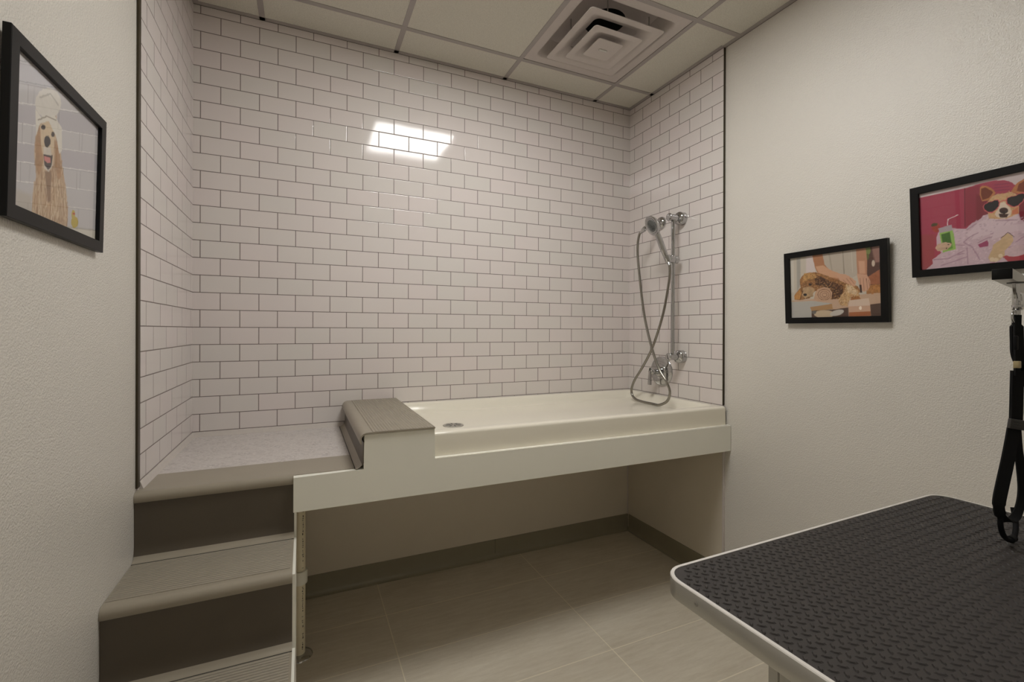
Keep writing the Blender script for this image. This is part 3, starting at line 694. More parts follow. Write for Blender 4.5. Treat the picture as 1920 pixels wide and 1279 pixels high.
# ================================================================ wall plate
bm = N(); box(bm, (DR-0.22, -74.3, 41.4), (DR, -69.83, 44.15), 0.1); o = obj('outlet_cover', bm, 'plate', None, 30, (DR, -72, 42.8)); tag(o, 'pale wall plate on right wall behind the hanging harness', 'outlet')
PRINTS = {
 'small': [
  ('P',((0.01,13.38),(15.53,12.44),(15.3,-0.29),(-0.35,-0.13)),(196,186,170),0.1,0.0),
  ('P',((-0.02,12.04),(1.5,11.81),(1.46,5.18),(-0.21,5.3)),(205,198,185),0.3,0.0),
  ('P',((2.04,11.73),(2.71,11.63),(2.58,6.41),(1.94,5.14)),(165,160,150),0.3,0.0),
  ('P',((3.63,11.49),(4.77,11.31),(5.07,7.97),(3.54,8.14)),(210,196,192),0.3,0.0),
  ('P',((12.34,11.9),(15.52,11.89),(15.39,4.6),(12.2,4.86)),(88,60,50),0.15,0.0),
  ('P',((13.05,11.43),(15.51,11.34),(15.46,8.59),(13.5,8.63)),(150,112,100),0.3,0.0),
  ('P',((12.96,10.47),(12.93,10.21),(12.84,9.99),(12.71,9.85),(12.56,9.82),(12.41,9.9),(12.29,10.07),(12.21,10.32),(12.18,10.6),(12.22,10.86),(12.31,11.08),(12.44,11.22),(12.59,11.25),(12.74,11.17),(12.86,10.99),(12.94,10.75)),(125,135,75),0.12,0.0),
  ('P',((12.78,9.58),(12.76,9.41),(12.71,9.27),(12.63,9.18),(12.55,9.16),(12.46,9.2),(12.39,9.31),(12.34,9.47),(12.33,9.65),(12.35,9.82),(12.4,9.96),(12.48,10.05),(12.57,10.08),(12.65,10.03),(12.72,9.92),(12.77,9.76)),(100,105,60),0.12,0.0),
  ('P',((13.48,8.51),(13.46,8.34),(13.42,8.2),(13.35,8.11),(13.27,8.09),(13.2,8.13),(13.13,8.24),(13.09,8.39),(13.08,8.57),(13.1,8.74),(13.14,8.88),(13.21,8.97),(13.29,9.0),(13.37,8.95),(13.43,8.84),(13.47,8.69)),(205,185,165),0.12,0.0),
  ('P',((6.02,11.25),(11.12,11.29),(11.17,7.06),(9.65,6.5),(7.38,7.71),(6.45,8.94)),(186,174,158),0.08,0.0),
  ('L',((9.24,11.0),(9.33,7.49)),0.12,(150,138,122),0.08),
  ('L',((10.41,11.05),(10.5,7.6)),0.1,(200,190,176),0.1),
  ('L',((7.21,10.82),(7.62,8.05)),0.2,(170,158,142),0.15),
  ('P',((4.58,11.22),(6.2,11.29),(6.46,9.31),(7.16,8.36),(8.54,7.46),(8.75,6.59),(7.35,6.6),(5.56,7.66),(4.97,9.0)),(172,118,82),0.08,0.0),
  ('P',((5.1,9.11),(6.27,9.15),(7.51,8.19),(8.77,7.56),(8.41,6.87),(6.89,7.27),(5.57,7.91)),(205,158,124),0.15,0.0),
  ('P',((11.06,11.24),(12.31,11.27),(12.49,8.99),(12.42,6.81),(11.19,7.11),(11.1,8.94)),(186,134,104),0.08,0.0),
  ('P',((11.34,9.15),(12.18,9.03),(12.25,7.17),(11.41,7.26)),(208,160,130),0.15,0.0),
  ('P',((1.02,3.87),(4.59,3.92),(14.41,4.23),(14.38,2.43),(7.95,2.0),(0.98,2.27)),(196,164,138),0.06,0.0),
  ('P',((12.55,6.68),(14.48,7.82),(14.44,5.47),(12.73,5.51)),(158,98,66),0.1,0.2),
  ('P',((12.37,5.42),(14.44,5.41),(14.41,4.23),(12.29,4.15)),(170,116,62),0.08,0.5),
  ('F',((12.37,5.42),(14.44,5.41),(14.41,4.23),(12.29,4.15)),((196,140,80),(130,84,44)),160,0.06,0.05,20,0.05),
  ('P',((2.46,7.21),(3.01,7.93),(3.93,8.22),(5.07,8.16),(6.42,7.63),(8.06,6.78),(9.75,6.25),(11.26,5.4),(11.46,4.45),(10.26,4.18),(8.91,3.78),(7.28,3.64),(6.85,5.28),(4.88,5.18),(4.09,4.08),(2.38,3.86),(1.5,3.98),(1.52,4.77),(2.56,5.88)),(150,104,60),0.08,0.55),
  ('P',((4.81,7.61),(5.92,7.37),(7.12,6.62),(9.07,5.71),(9.16,4.86),(8.69,3.8),(7.52,3.68),(7.37,4.75),(6.49,5.69),(5.03,6.19)),(74,46,28),0.12,0.5),
  ('P',((3.15,8.18),(4.7,8.2),(5.31,7.43),(4.16,7.04),(2.99,6.89)),(184,140,84),0.12,0.5),
  ('F',((2.46,7.21),(3.01,7.93),(3.93,8.22),(5.07,8.16),(6.42,7.63),(8.06,6.78),(9.75,6.25),(11.26,5.4),(11.46,4.45),(10.26,4.18),(8.91,3.78),(7.28,3.64),(6.85,5.28),(4.88,5.18),(4.09,4.08),(2.38,3.86),(1.5,3.98),(1.52,4.77),(2.56,5.88)),((110,70,38),(176,126,76),(140,94,54),(200,156,104),(84,52,30)),1300,0.08,0.08,30,0.05),
  ('P',((2.96,5.85),(4.13,6.01),(4.88,5.44),(4.48,4.32),(3.31,4.13),(2.67,4.7)),(182,150,112),0.1,0.3),
  ('P',((1.45,4.65),(2.35,5.51),(2.87,5.07),(2.38,4.06),(1.57,3.97)),(186,132,70),0.06,0.3),
  ('P',((4.4,6.27),(4.38,6.21),(4.32,6.15),(4.24,6.12),(4.14,6.12),(4.04,6.14),(3.96,6.18),(3.9,6.25),(3.89,6.32),(3.91,6.39),(3.96,6.44),(4.05,6.47),(4.15,6.47),(4.24,6.45),(4.33,6.41),(4.38,6.34)),(44,30,22),0.12,0.0),
  ('P',((3.61,4.68),(3.59,4.61),(3.52,4.54),(3.41,4.51),(3.29,4.5),(3.17,4.52),(3.07,4.57),(3.01,4.65),(2.98,4.73),(3.01,4.81),(3.08,4.87),(3.18,4.91),(3.3,4.91),(3.42,4.89),(3.52,4.84),(3.59,4.76)),(30,20,16),0.06,0.0),
  ('L',((2.95,5.33),(2.45,4.05)),0.09,(60,36,22),0.06),
  ('L',((3.44,4.12),(4.61,4.44)),0.07,(60,38,26),0.05),
  ('P',((4.72,3.85),(4.93,4.92),(5.38,5.46),(6.37,5.72),(7.15,5.44),(7.55,4.73),(7.35,3.76),(6.8,3.48),(5.34,3.43)),(196,158,128),0.05,0.12),
  ('L',((7.33,4.44),(7.25,4.12),(7.03,3.86),(6.71,3.7),(6.32,3.66),(5.94,3.74),(5.62,3.95),(5.41,4.24),(5.34,4.58),(5.42,4.9),(5.65,5.16),(5.98,5.32),(6.36,5.36),(6.74,5.26),(7.06,5.06),(7.26,4.77),(7.33,4.44)),0.07,(112,74,48),0.04),
  ('L',((7.04,4.42),(6.99,4.21),(6.84,4.03),(6.61,3.92),(6.35,3.89),(6.1,3.95),(5.88,4.09),(5.73,4.29),(5.68,4.52),(5.74,4.73),(5.9,4.91),(6.12,5.02),(6.38,5.04),(6.64,4.98),(6.85,4.84),(7.0,4.64),(7.04,4.42)),0.06,(120,80,52),0.04),
  ('L',((6.75,4.42),(6.72,4.3),(6.64,4.21),(6.52,4.16),(6.38,4.14),(6.25,4.17),(6.13,4.25),(6.05,4.35),(6.03,4.47),(6.06,4.58),(6.14,4.67),(6.26,4.73),(6.4,4.74),(6.54,4.71),(6.65,4.64),(6.73,4.53),(6.75,4.42)),0.06,(112,74,48),0.04),
  ('P',((9.52,5.79),(10.29,5.66),(11.25,4.7),(11.44,3.86),(10.25,3.82),(9.91,3.36),(9.67,2.53),(8.66,2.64),(8.39,3.45),(8.69,4.16),(9.27,4.61)),(196,158,112),0.08,0.4),
  ('P',((9.63,5.66),(10.29,5.66),(11.14,4.59),(10.91,4.13),(9.83,4.57)),(214,188,152),0.12,0.2),
  ('P',((10.26,4.18),(11.34,3.87),(11.85,3.02),(10.88,2.72),(10.13,3.11)),(166,110,62),0.08,0.4),
  ('F',((9.52,5.79),(10.29,5.66),(11.25,4.7),(11.44,3.86),(10.25,3.82),(9.91,3.36),(9.67,2.53),(8.66,2.64),(8.39,3.45),(8.69,4.16),(9.27,4.61)),((226,200,160),(176,132,84),(206,168,122),(150,108,66)),420,0.08,0.08,60,0.05),
  ('P',((8.08,7.63),(9.56,7.35),(10.32,6.79),(10.96,6.19),(10.83,5.38),(10.08,5.74),(8.74,6.47)),(206,160,130),0.08,0.0),
  ('L',((9.65,6.74),(10.3,5.72)),0.05,(140,88,62),0.05),
  ('L',((10.1,6.75),(10.73,5.8)),0.05,(140,88,62),0.05),
  ('L',((9.2,6.54),(9.75,5.89)),0.05,(140,88,62),0.05),
  ('P',((11.07,7.3),(12.43,6.98),(12.85,6.07),(12.83,5.27),(12.51,4.72),(11.99,4.52),(11.47,4.92),(11.28,6.22)),(206,160,132),0.08,0.0),
  ('L',((11.5,6.55),(11.57,4.91)),0.05,(120,70,50),0.05),
  ('L',((11.92,6.51),(12.01,4.7)),0.05,(120,70,50),0.05),
  ('L',((12.34,6.47),(12.46,4.84)),0.05,(120,70,50),0.05),
  ('L',((12.64,6.21),(12.78,5.27)),0.05,(120,70,50),0.05),
  ('P',((11.37,5.63),(11.69,5.6),(11.77,4.42),(11.46,4.45)),(60,34,24),0.1,0.0),
  ('P',((4.3,2.14),(7.96,2.12),(14.39,2.77),(14.34,0.29),(4.25,0.08)),(84,62,50),0.08,0.1),
  ('P',((0.32,3.64),(4.33,3.62),(7.45,3.07),(7.54,2.08),(4.23,2.14),(4.31,0.08),(0.22,0.13)),(180,176,168),0.06,0.0),
  ('P',((4.05,2.6),(7.45,3.01),(7.58,2.14),(4.29,2.01)),(176,136,92),0.05,0.0),
  ('P',((7.82,1.36),(7.7,1.12),(7.36,0.92),(6.86,0.79),(6.26,0.76),(5.65,0.82),(5.13,0.98),(4.78,1.2),(4.66,1.46),(4.79,1.71),(5.15,1.91),(5.68,2.04),(6.29,2.06),(6.89,1.99),(7.38,1.83),(7.71,1.61)),(198,176,146),0.08,0.0),
  ('P',((9.18,1.81),(9.14,1.63),(8.95,1.44),(8.65,1.26),(8.27,1.13),(7.88,1.07),(7.52,1.08),(7.27,1.16),(7.15,1.31),(7.19,1.49),(7.38,1.69),(7.69,1.86),(8.08,1.99),(8.47,2.05),(8.82,2.04),(9.06,1.96)),(196,188,178),0.12,0.0),
  ('P',((5.02,1.73),(4.99,1.62),(4.91,1.54),(4.8,1.48),(4.66,1.46),(4.53,1.49),(4.41,1.55),(4.34,1.65),(4.31,1.75),(4.34,1.86),(4.42,1.95),(4.54,2.01),(4.67,2.02),(4.81,2.0),(4.92,1.93),(5.0,1.84)),(110,104,98),0.08,0.0),
  ('P',((9.84,2.59),(12.78,2.62),(12.85,1.0),(12.64,0.78),(9.86,0.79)),(202,164,138),0.05,0.0),
  ('P',((9.97,3.36),(12.59,3.56),(12.78,2.51),(9.84,2.47)),(214,190,170),0.12,0.0),
  ('P',((9.88,1.57),(12.81,1.64),(12.83,0.95),(9.88,0.91)),(170,104,64),0.08,0.0),
  ('P',((11.65,2.15),(11.64,2.03),(11.6,1.94),(11.54,1.87),(11.47,1.85),(11.4,1.88),(11.34,1.95),(11.3,2.05),(11.29,2.17),(11.31,2.28),(11.35,2.38),(11.41,2.44),(11.48,2.46),(11.55,2.44),(11.61,2.37),(11.64,2.27)),(246,228,208),0.06,0.0),
 ],
 'large': [
  ('P',((0.27,12.46),(16.02,12.04),(15.85,-1.31),(-0.06,-0.93)),(206,190,190),0.1,0.0),
  ('P',((0.34,10.57),(0.97,10.54),(5.46,10.54),(6.94,10.69),(8.18,10.69),(9.03,10.51),(9.69,10.05),(10.16,9.29),(11.73,8.85),(15.98,8.48),(15.85,-1.31),(0.05,-0.94)),(168,60,84),0.04,0.0),
  ('P',((5.6,10.44),(6.94,10.55),(6.67,6.02),(5.5,5.78)),(148,46,66),0.15,0.0),
  ('P',((6.55,9.45),(15.96,7.15),(15.89,1.8),(6.48,5.82)),(128,36,52),0.3,0.0),
  ('P',((0.22,5.78),(2.57,5.34),(2.28,1.48),(0.05,-0.94)),(160,66,72),0.3,0.0),
  ('L',((5.52,10.53),(5.44,5.79)),0.09,(104,30,46),0.06),
  ('L',((8.26,10.17),(9.44,10.01)),0.1,(140,44,80),0.1),
  ('L',((8.25,9.82),(9.43,9.66)),0.1,(140,44,80),0.1),
  ('L',((8.24,9.47),(9.43,9.32)),0.1,(140,44,80),0.1),
  ('P',((2.61,4.94),(3.0,6.03),(4.3,5.83),(5.55,5.5),(6.12,6.14),(6.67,6.27),(7.23,6.81),(7.67,6.89),(10.19,6.31),(10.34,5.59),(11.13,4.86),(13.15,3.78),(15.91,2.83),(15.87,-0.27),(10.6,0.86),(7.91,0.99),(0.75,0.34),(2.17,1.62),(2.13,2.15),(2.82,2.7),(3.14,3.04),(2.63,3.38)),(204,176,184),0.05,0.06),
  ('P',((4.35,5.76),(5.5,5.47),(5.32,3.83),(4.45,3.85)),(212,186,194),0.12,0.0),
  ('P',((7.76,6.75),(10.11,6.21),(10.26,5.49),(8.07,4.54),(6.08,4.06),(5.53,4.78),(6.67,6.02)),(216,192,198),0.15,0.0),
  ('F',((4.35,5.76),(5.5,5.47),(6.12,6.14),(7.23,6.81),(10.19,6.31),(11.13,4.86),(15.91,2.83),(15.87,0.15),(7.91,0.99),(2.17,1.62),(2.82,2.7)),((224,200,206),(186,158,168),(210,184,192)),900,0.1,0.1,30,0.08),
  ('L',((5.64,5.38),(6.48,5.94)),0.1,(170,134,148),0.12),
  ('L',((5.32,3.95),(5.9,4.46),(6.65,4.81)),0.1,(170,134,148),0.12),
  ('L',((6.62,3.6),(7.53,4.05),(8.66,4.19)),0.1,(170,134,148),0.12),
  ('L',((5.32,3.83),(6.06,3.21),(6.76,1.51)),0.1,(170,134,148),0.12),
  ('L',((2.29,2.13),(3.72,2.06),(5.3,2.83)),0.1,(170,134,148),0.12),
  ('L',((2.99,1.26),(4.5,1.7),(5.57,2.05)),0.1,(170,134,148),0.12),
  ('L',((5.59,3.16),(5.64,1.17)),0.1,(170,134,148),0.12),
  ('L',((8.26,5.92),(9.94,5.68)),0.1,(170,134,148),0.12),
  ('L',((9.9,3.15),(10.63,3.71),(11.26,3.7)),0.1,(170,134,148),0.12),
  ('L',((7.8,4.47),(9.27,4.89),(10.65,4.95)),0.1,(170,134,148),0.12),
  ('L',((4.71,2.42),(5.29,2.52)),0.1,(170,134,148),0.12),
  ('L',((4.16,3.77),(5.31,3.52)),0.1,(170,134,148),0.12),
  ('L',((9.06,2.6),(10.63,2.68),(12.39,2.61)),0.1,(170,134,148),0.12),
  ('P',((6.62,3.36),(7.43,3.76),(7.56,3.44),(7.51,3.03),(6.79,2.97)),(160,70,104),0.06,0.0),
  ('P',((8.7,1.65),(10.62,2.0),(13.13,2.27),(15.9,2.01),(15.87,-0.27),(9.94,0.95),(9.2,0.94)),(176,64,74),0.05,0.0),
  ('P',((10.9,2.24),(10.86,1.99),(10.69,1.76),(10.4,1.58),(10.04,1.47),(9.67,1.46),(9.33,1.55),(9.09,1.73),(8.98,1.97),(9.03,2.22),(9.21,2.46),(9.51,2.64),(9.88,2.74),(10.25,2.74),(10.57,2.64),(10.8,2.47)),(206,178,182),0.08,0.15),
  ('P',((13.03,2.32),(12.98,2.01),(12.76,1.72),(12.4,1.5),(11.95,1.37),(11.49,1.35),(11.07,1.46),(10.77,1.67),(10.63,1.96),(10.69,2.28),(10.92,2.58),(11.3,2.8),(11.76,2.92),(12.22,2.93),(12.62,2.81),(12.9,2.6)),(206,178,182),0.08,0.15),
  ('P',((10.67,5.06),(10.66,4.27),(9.92,4.42),(8.4,3.89),(7.79,3.76),(8.07,4.78),(9.27,5.24)),(214,190,196),0.12,0.0),
  ('P',((7.08,8.53),(6.87,9.36),(6.9,10.2),(7.16,10.39),(7.65,10.17),(8.07,9.69),(8.32,9.21),(8.06,8.81),(7.7,8.49)),(186,120,72),0.05,0.1),
  ('P',((7.13,8.64),(6.99,9.33),(7.02,10.05),(7.38,10.13),(7.81,9.71),(8.07,9.34),(7.71,8.78)),(118,52,30),0.06,0.1),
  ('P',((9.59,8.99),(10.01,9.79),(10.74,10.25),(11.45,10.21),(11.97,9.77),(11.81,8.71),(10.95,8.28),(10.07,8.63)),(186,120,72),0.05,0.1),
  ('P',((10.04,8.98),(10.25,9.72),(10.9,10.04),(11.52,9.91),(11.5,9.02),(10.79,8.55)),(126,58,34),0.06,0.1),
  ('P',((7.61,8.33),(7.97,8.89),(8.41,9.05),(9.0,8.97),(9.59,9.01),(10.07,8.51),(10.22,7.9),(10.2,6.37),(9.7,6.19),(9.12,5.97),(8.44,6.12),(7.7,6.28),(7.58,6.79)),(208,168,124),0.05,0.1),
  ('F',((7.61,8.33),(8.41,9.05),(9.59,9.01),(10.22,7.9),(10.2,6.37),(9.12,5.97),(7.7,6.28),(7.58,6.79)),((222,180,134),(186,132,84),(210,160,110)),200,0.06,0.16,-60,0.05),
  ('P',((9.63,6.78),(10.13,7.13),(10.15,6.32),(9.62,6.32)),(206,122,86),0.06,0.0),
  ('P',((8.69,7.94),(8.98,7.99),(9.31,7.44),(9.59,6.79),(9.46,6.25),(8.95,6.01),(8.36,6.32),(8.17,6.71),(8.46,7.29)),(224,204,184),0.07,0.08),
  ('P',((9.33,6.88),(9.3,6.74),(9.22,6.64),(9.09,6.59),(8.94,6.6),(8.79,6.66),(8.67,6.77),(8.59,6.91),(8.56,7.06),(8.59,7.2),(8.68,7.3),(8.81,7.35),(8.96,7.34),(9.1,7.28),(9.23,7.17),(9.31,7.03)),(66,36,30),0.05,0.0),
  ('P',((8.49,6.7),(9.38,6.5),(9.2,6.13),(8.61,6.22)),(72,44,38),0.06,0.0),
  ('P',((8.61,7.02),(9.3,6.84),(8.96,6.48)),(40,22,20),0.05,0.0),
  ('P',((7.14,7.85),(7.3,8.17),(7.61,8.31),(7.96,8.29),(8.22,8.44),(8.52,8.36),(8.65,8.01),(8.57,7.56),(8.29,7.16),(7.94,6.92),(7.54,7.04),(7.24,7.41)),(206,92,98),0.03,0.0),
  ('P',((7.23,7.84),(7.37,8.13),(7.65,8.25),(7.96,8.23),(8.19,8.36),(8.45,8.29),(8.56,7.99),(8.49,7.59),(8.24,7.23),(7.93,7.03),(7.59,7.13),(7.32,7.45)),(22,14,16),0.03,0.0),
  ('P',((9.14,8.12),(9.24,8.38),(9.58,8.5),(9.95,8.45),(10.23,8.64),(10.56,8.67),(10.75,8.5),(10.74,8.05),(10.54,7.59),(10.21,7.24),(9.8,7.14),(9.43,7.35),(9.19,7.7)),(206,92,98),0.03,0.0),
  ('P',((9.24,8.11),(9.33,8.34),(9.62,8.45),(9.95,8.4),(10.2,8.57),(10.48,8.59),(10.66,8.44),(10.65,8.05),(10.47,7.64),(10.18,7.34),(9.82,7.24),(9.5,7.43),(9.28,7.74)),(22,14,16),0.03,0.0),
  ('L',((8.6,8.08),(8.9,8.18),(9.2,8.11)),0.1,(206,92,98),0.03),
  ('P',((8.61,3.61),(8.92,4.14),(9.25,4.26),(9.62,3.9),(9.69,3.3),(9.31,2.67),(8.92,2.27),(8.91,1.68),(8.61,1.37),(8.17,1.02),(7.65,1.17),(7.48,1.65),(7.81,2.44),(7.95,3.13)),(206,174,134),0.05,0.12),
  ('L',((8.65,3.78),(9.26,4.37),(9.74,3.76)),0.06,(70,34,34),0.04),
  ('P',((8.04,1.39),(8.02,1.3),(7.98,1.23),(7.91,1.19),(7.83,1.18),(7.75,1.21),(7.68,1.27),(7.64,1.36),(7.62,1.45),(7.64,1.54),(7.69,1.61),(7.76,1.65),(7.84,1.66),(7.92,1.63),(7.98,1.57),(8.03,1.49)),(226,204,172),0.06,0.0),
  ('P',((8.39,1.29),(8.37,1.2),(8.32,1.13),(8.25,1.08),(8.17,1.08),(8.1,1.11),(8.03,1.17),(7.98,1.25),(7.97,1.34),(7.99,1.43),(8.04,1.5),(8.1,1.54),(8.18,1.55),(8.26,1.52),(8.33,1.46),(8.37,1.38)),(226,204,172),0.06,0.0),
  ('P',((8.78,1.7),(8.76,1.61),(8.72,1.54),(8.65,1.5),(8.57,1.5),(8.49,1.53),(8.43,1.59),(8.38,1.67),(8.37,1.76),(8.39,1.85),(8.43,1.92),(8.5,1.96),(8.58,1.97),(8.66,1.94),(8.72,1.88),(8.76,1.79)),(226,204,172),0.06,0.0),
  ('P',((3.02,6.18),(2.99,5.95),(2.89,5.77),(2.75,5.66),(2.58,5.65),(2.41,5.72),(2.28,5.89),(2.19,6.11),(2.16,6.35),(2.2,6.58),(2.3,6.77),(2.44,6.87),(2.61,6.88),(2.77,6.8),(2.91,6.64),(3.0,6.42)),(168,62,48),0.06,0.2),
  ('P',((2.76,6.71),(2.75,6.62),(2.68,6.55),(2.58,6.49),(2.45,6.46),(2.32,6.45),(2.2,6.49),(2.11,6.54),(2.07,6.62),(2.08,6.7),(2.14,6.78),(2.25,6.84),(2.38,6.87),(2.51,6.87),(2.63,6.84),(2.72,6.78)),(78,66,36),0.06,0.4),
  ('P',((2.83,6.13),(4.19,6.3),(4.52,3.14),(3.24,2.92)),(176,160,166),0.04,0.0),
  ('P',((2.91,5.47),(4.29,5.58),(4.52,3.14),(3.24,2.92)),(150,188,92),0.04,0.0),
  ('P',((3.09,5.3),(3.97,5.43),(4.12,3.97),(3.26,3.9)),(66,108,40),0.08,0.0),
  ('P',((3.36,3.91),(4.16,3.96),(4.25,3.31),(3.49,3.18)),(104,150,62),0.1,0.0),
  ('L',((3.78,6.32),(3.83,7.06),(4.79,7.4)),0.09,(226,204,204),0.03),
  ('P',((2.43,3.61),(2.75,4.14),(3.57,4.19),(4.16,3.96),(4.05,3.6),(3.65,3.22),(2.73,3.17)),(202,168,140),0.05,0.25),
  ('P',((3.89,3.82),(3.88,3.79),(3.87,3.77),(3.84,3.75),(3.81,3.75),(3.78,3.76),(3.75,3.79),(3.74,3.81),(3.73,3.84),(3.74,3.87),(3.76,3.89),(3.78,3.91),(3.81,3.91),(3.84,3.9),(3.87,3.87),(3.88,3.85)),(80,50,40),0.04,0.0),
  ('P',((4.16,3.97),(4.15,3.95),(4.14,3.92),(4.11,3.91),(4.08,3.91),(4.05,3.92),(4.02,3.94),(4.01,3.97),(4.0,4.0),(4.01,4.03),(4.03,4.05),(4.05,4.06),(4.08,4.06),(4.11,4.05),(4.14,4.03),(4.16,4.0)),(80,50,40),0.04,0.0),
  ('P',((3.68,3.41),(3.67,3.38),(3.66,3.36),(3.63,3.34),(3.6,3.34),(3.57,3.35),(3.54,3.37),(3.53,3.4),(3.52,3.43),(3.53,3.46),(3.55,3.48),(3.57,3.49),(3.6,3.49),(3.63,3.48),(3.66,3.46),(3.68,3.44)),(80,50,40),0.04,0.0),
 ],
 'left': [
  ('P',((-1.27,11.79),(20.74,25.58),(23.06,-3.62),(-0.45,-5.13)),(190,186,186),0.1,0.0),
  ('P',((0.06,8.54),(14.62,13.95),(14.5,15.62),(-0.0,9.78)),(180,175,178),0.2,0.0),
  ('P',((0.19,5.99),(14.86,10.58),(14.74,12.27),(0.13,7.24)),(180,175,178),0.2,0.0),
  ('P',((0.31,3.59),(15.08,7.32),(14.96,9.02),(0.25,4.86)),(180,175,178),0.2,0.0),
  ('L',((0.19,9.97),(14.48,15.96)),0.07,(158,154,156),0.04),
  ('L',((0.26,8.69),(14.6,14.29)),0.07,(150,146,148),0.04),
  ('L',((0.33,7.32),(14.72,12.54)),0.07,(222,218,214),0.04),
  ('L',((0.39,6.08),(14.85,10.62)),0.07,(222,218,214),0.04),
  ('L',((0.45,4.86),(14.96,9.02)),0.07,(222,218,214),0.04),
  ('L',((0.51,3.65),(15.08,7.39)),0.07,(222,218,214),0.04),
  ('L',((0.57,2.41),(15.2,5.61)),0.07,(222,218,214),0.04),
  ('L',((0.64,1.16),(15.32,3.92)),0.07,(214,210,206),0.04),
  ('L',((2.76,9.53),(2.78,8.28)),0.07,(158,152,152),0.05),
  ('L',((2.21,6.66),(2.23,5.38)),0.07,(158,152,152),0.05),
  ('L',((2.12,4.04),(2.14,2.75)),0.07,(158,152,152),0.05),
  ('L',((7.06,9.77),(7.09,8.34)),0.07,(158,152,152),0.05),
  ('L',((10.57,9.32),(10.59,7.82)),0.07,(158,152,152),0.05),
  ('L',((10.31,6.0),(10.33,4.56)),0.07,(158,152,152),0.05),
  ('L',((2.37,1.48),(2.36,0.86)),0.07,(158,152,152),0.05),
  ('P',((0.38,2.07),(3.53,2.19),(3.62,0.38),(0.47,0.42)),(186,178,168),0.4,0.0),
  ('P',((3.85,6.38),(4.36,7.78),(6.67,8.81),(7.33,7.85),(7.46,6.73),(7.77,5.67),(8.5,4.11),(8.94,2.27),(8.85,1.11),(7.14,0.87),(3.6,0.77),(3.71,2.37),(4.07,3.66),(3.76,5.15)),(186,158,128),0.12,0.22),
  ('F',((3.85,6.38),(4.36,7.78),(6.67,8.81),(7.46,6.73),(8.5,4.11),(8.94,2.27),(8.85,1.11),(7.14,0.87),(3.6,0.77),(3.71,2.37),(4.07,3.66),(3.76,5.15)),((206,182,150),(150,116,84),(186,156,124),(170,136,102),(214,194,166)),500,0.1,0.7,85,0.08),
  ('P',((3.85,6.38),(4.38,7.39),(4.86,6.9),(4.97,5.03),(4.45,3.78),(3.95,4.42)),(170,132,96),0.15,0.2),
  ('P',((6.41,7.21),(7.23,6.94),(7.7,4.77),(7.24,4.33),(6.64,5.3)),(170,132,96),0.15,0.2),
  ('P',((5.22,4.42),(6.18,4.73),(6.17,2.47),(5.76,2.22)),(140,110,84),0.2,0.2),
  ('L',((4.6,3.55),(4.49,0.83)),0.1,(206,184,154),0.1),
  ('L',((4.99,3.67),(4.93,0.93)),0.1,(206,184,154),0.1),
  ('L',((6.65,4.16),(7.11,1.41)),0.1,(206,184,154),0.1),
  ('L',((7.39,4.38),(8.17,1.64)),0.1,(206,184,154),0.1),
  ('P',((4.38,7.39),(5.41,8.22),(6.44,7.79),(6.44,6.66),(6.27,5.6),(4.95,5.3),(4.59,6.12)),(204,182,150),0.12,0.1),
  ('P',((4.91,6.1),(5.94,6.4),(6.35,5.21),(5.77,4.53),(5.1,4.59)),(206,196,182),0.1,0.1),
  ('P',((5.15,7.59),(5.13,7.51),(5.06,7.43),(4.96,7.35),(4.84,7.29),(4.72,7.25),(4.62,7.25),(4.55,7.28),(4.52,7.33),(4.54,7.41),(4.6,7.49),(4.7,7.57),(4.82,7.63),(4.94,7.67),(5.05,7.67),(5.12,7.64)),(46,34,30),0.08,0.0),
  ('P',((6.48,7.58),(6.46,7.5),(6.41,7.41),(6.33,7.34),(6.23,7.29),(6.13,7.26),(6.05,7.27),(5.99,7.32),(5.97,7.38),(5.98,7.46),(6.03,7.55),(6.11,7.62),(6.21,7.67),(6.31,7.7),(6.39,7.69),(6.45,7.65)),(46,34,30),0.08,0.0),
  ('P',((5.91,6.84),(5.89,6.67),(5.79,6.49),(5.65,6.34),(5.47,6.25),(5.29,6.22),(5.14,6.25),(5.04,6.35),(4.99,6.5),(5.02,6.67),(5.11,6.84),(5.25,6.99),(5.42,7.09),(5.6,7.12),(5.76,7.09),(5.87,6.99)),(26,24,28),0.08,0.0),
  ('P',((4.94,5.54),(6.31,5.93),(6.18,5.15),(5.7,4.61),(5.14,4.84)),(52,38,38),0.08,0.0),
  ('P',((5.05,5.44),(5.93,5.63),(6.0,5.3),(5.57,5.09),(5.12,5.16)),(196,124,120),0.08,0.0),
  ('P',((7.37,10.34),(7.24,9.83),(6.83,9.27),(6.21,8.75),(5.49,8.36),(4.79,8.15),(4.21,8.15),(3.82,8.33),(3.67,8.68),(3.78,9.14),(4.13,9.66),(4.68,10.16),(5.36,10.58),(6.08,10.83),(6.73,10.89),(7.19,10.72)),(212,206,196),0.12,0.06),
  ('P',((3.74,8.32),(4.48,8.03),(6.37,8.97),(7.54,8.52),(7.7,6.82),(7.27,6.37),(6.75,7.48),(5.55,8.21),(4.38,7.52),(3.92,6.53)),(216,210,198),0.1,0.06),
  ('L',((4.11,7.68),(5.26,8.43),(6.67,8.74)),0.1,(150,140,124),0.08),
  ('L',((4.27,9.35),(5.72,10.3),(6.9,9.99)),0.12,(176,170,160),0.12),
  ('P',((7.14,0.87),(15.45,2.03),(15.64,-0.58),(7.21,-0.3)),(206,200,188),0.08,0.0),
  ('L',((7.14,0.81),(15.45,2.03)),0.08,(170,162,148),0.05),
  ('P',((10.82,1.88),(10.78,1.69),(10.65,1.51),(10.44,1.37),(10.19,1.28),(9.94,1.26),(9.72,1.32),(9.57,1.44),(9.52,1.6),(9.55,1.79),(9.68,1.97),(9.88,2.11),(10.13,2.2),(10.38,2.22),(10.61,2.17),(10.76,2.05)),(186,164,60),0.06,0.0),
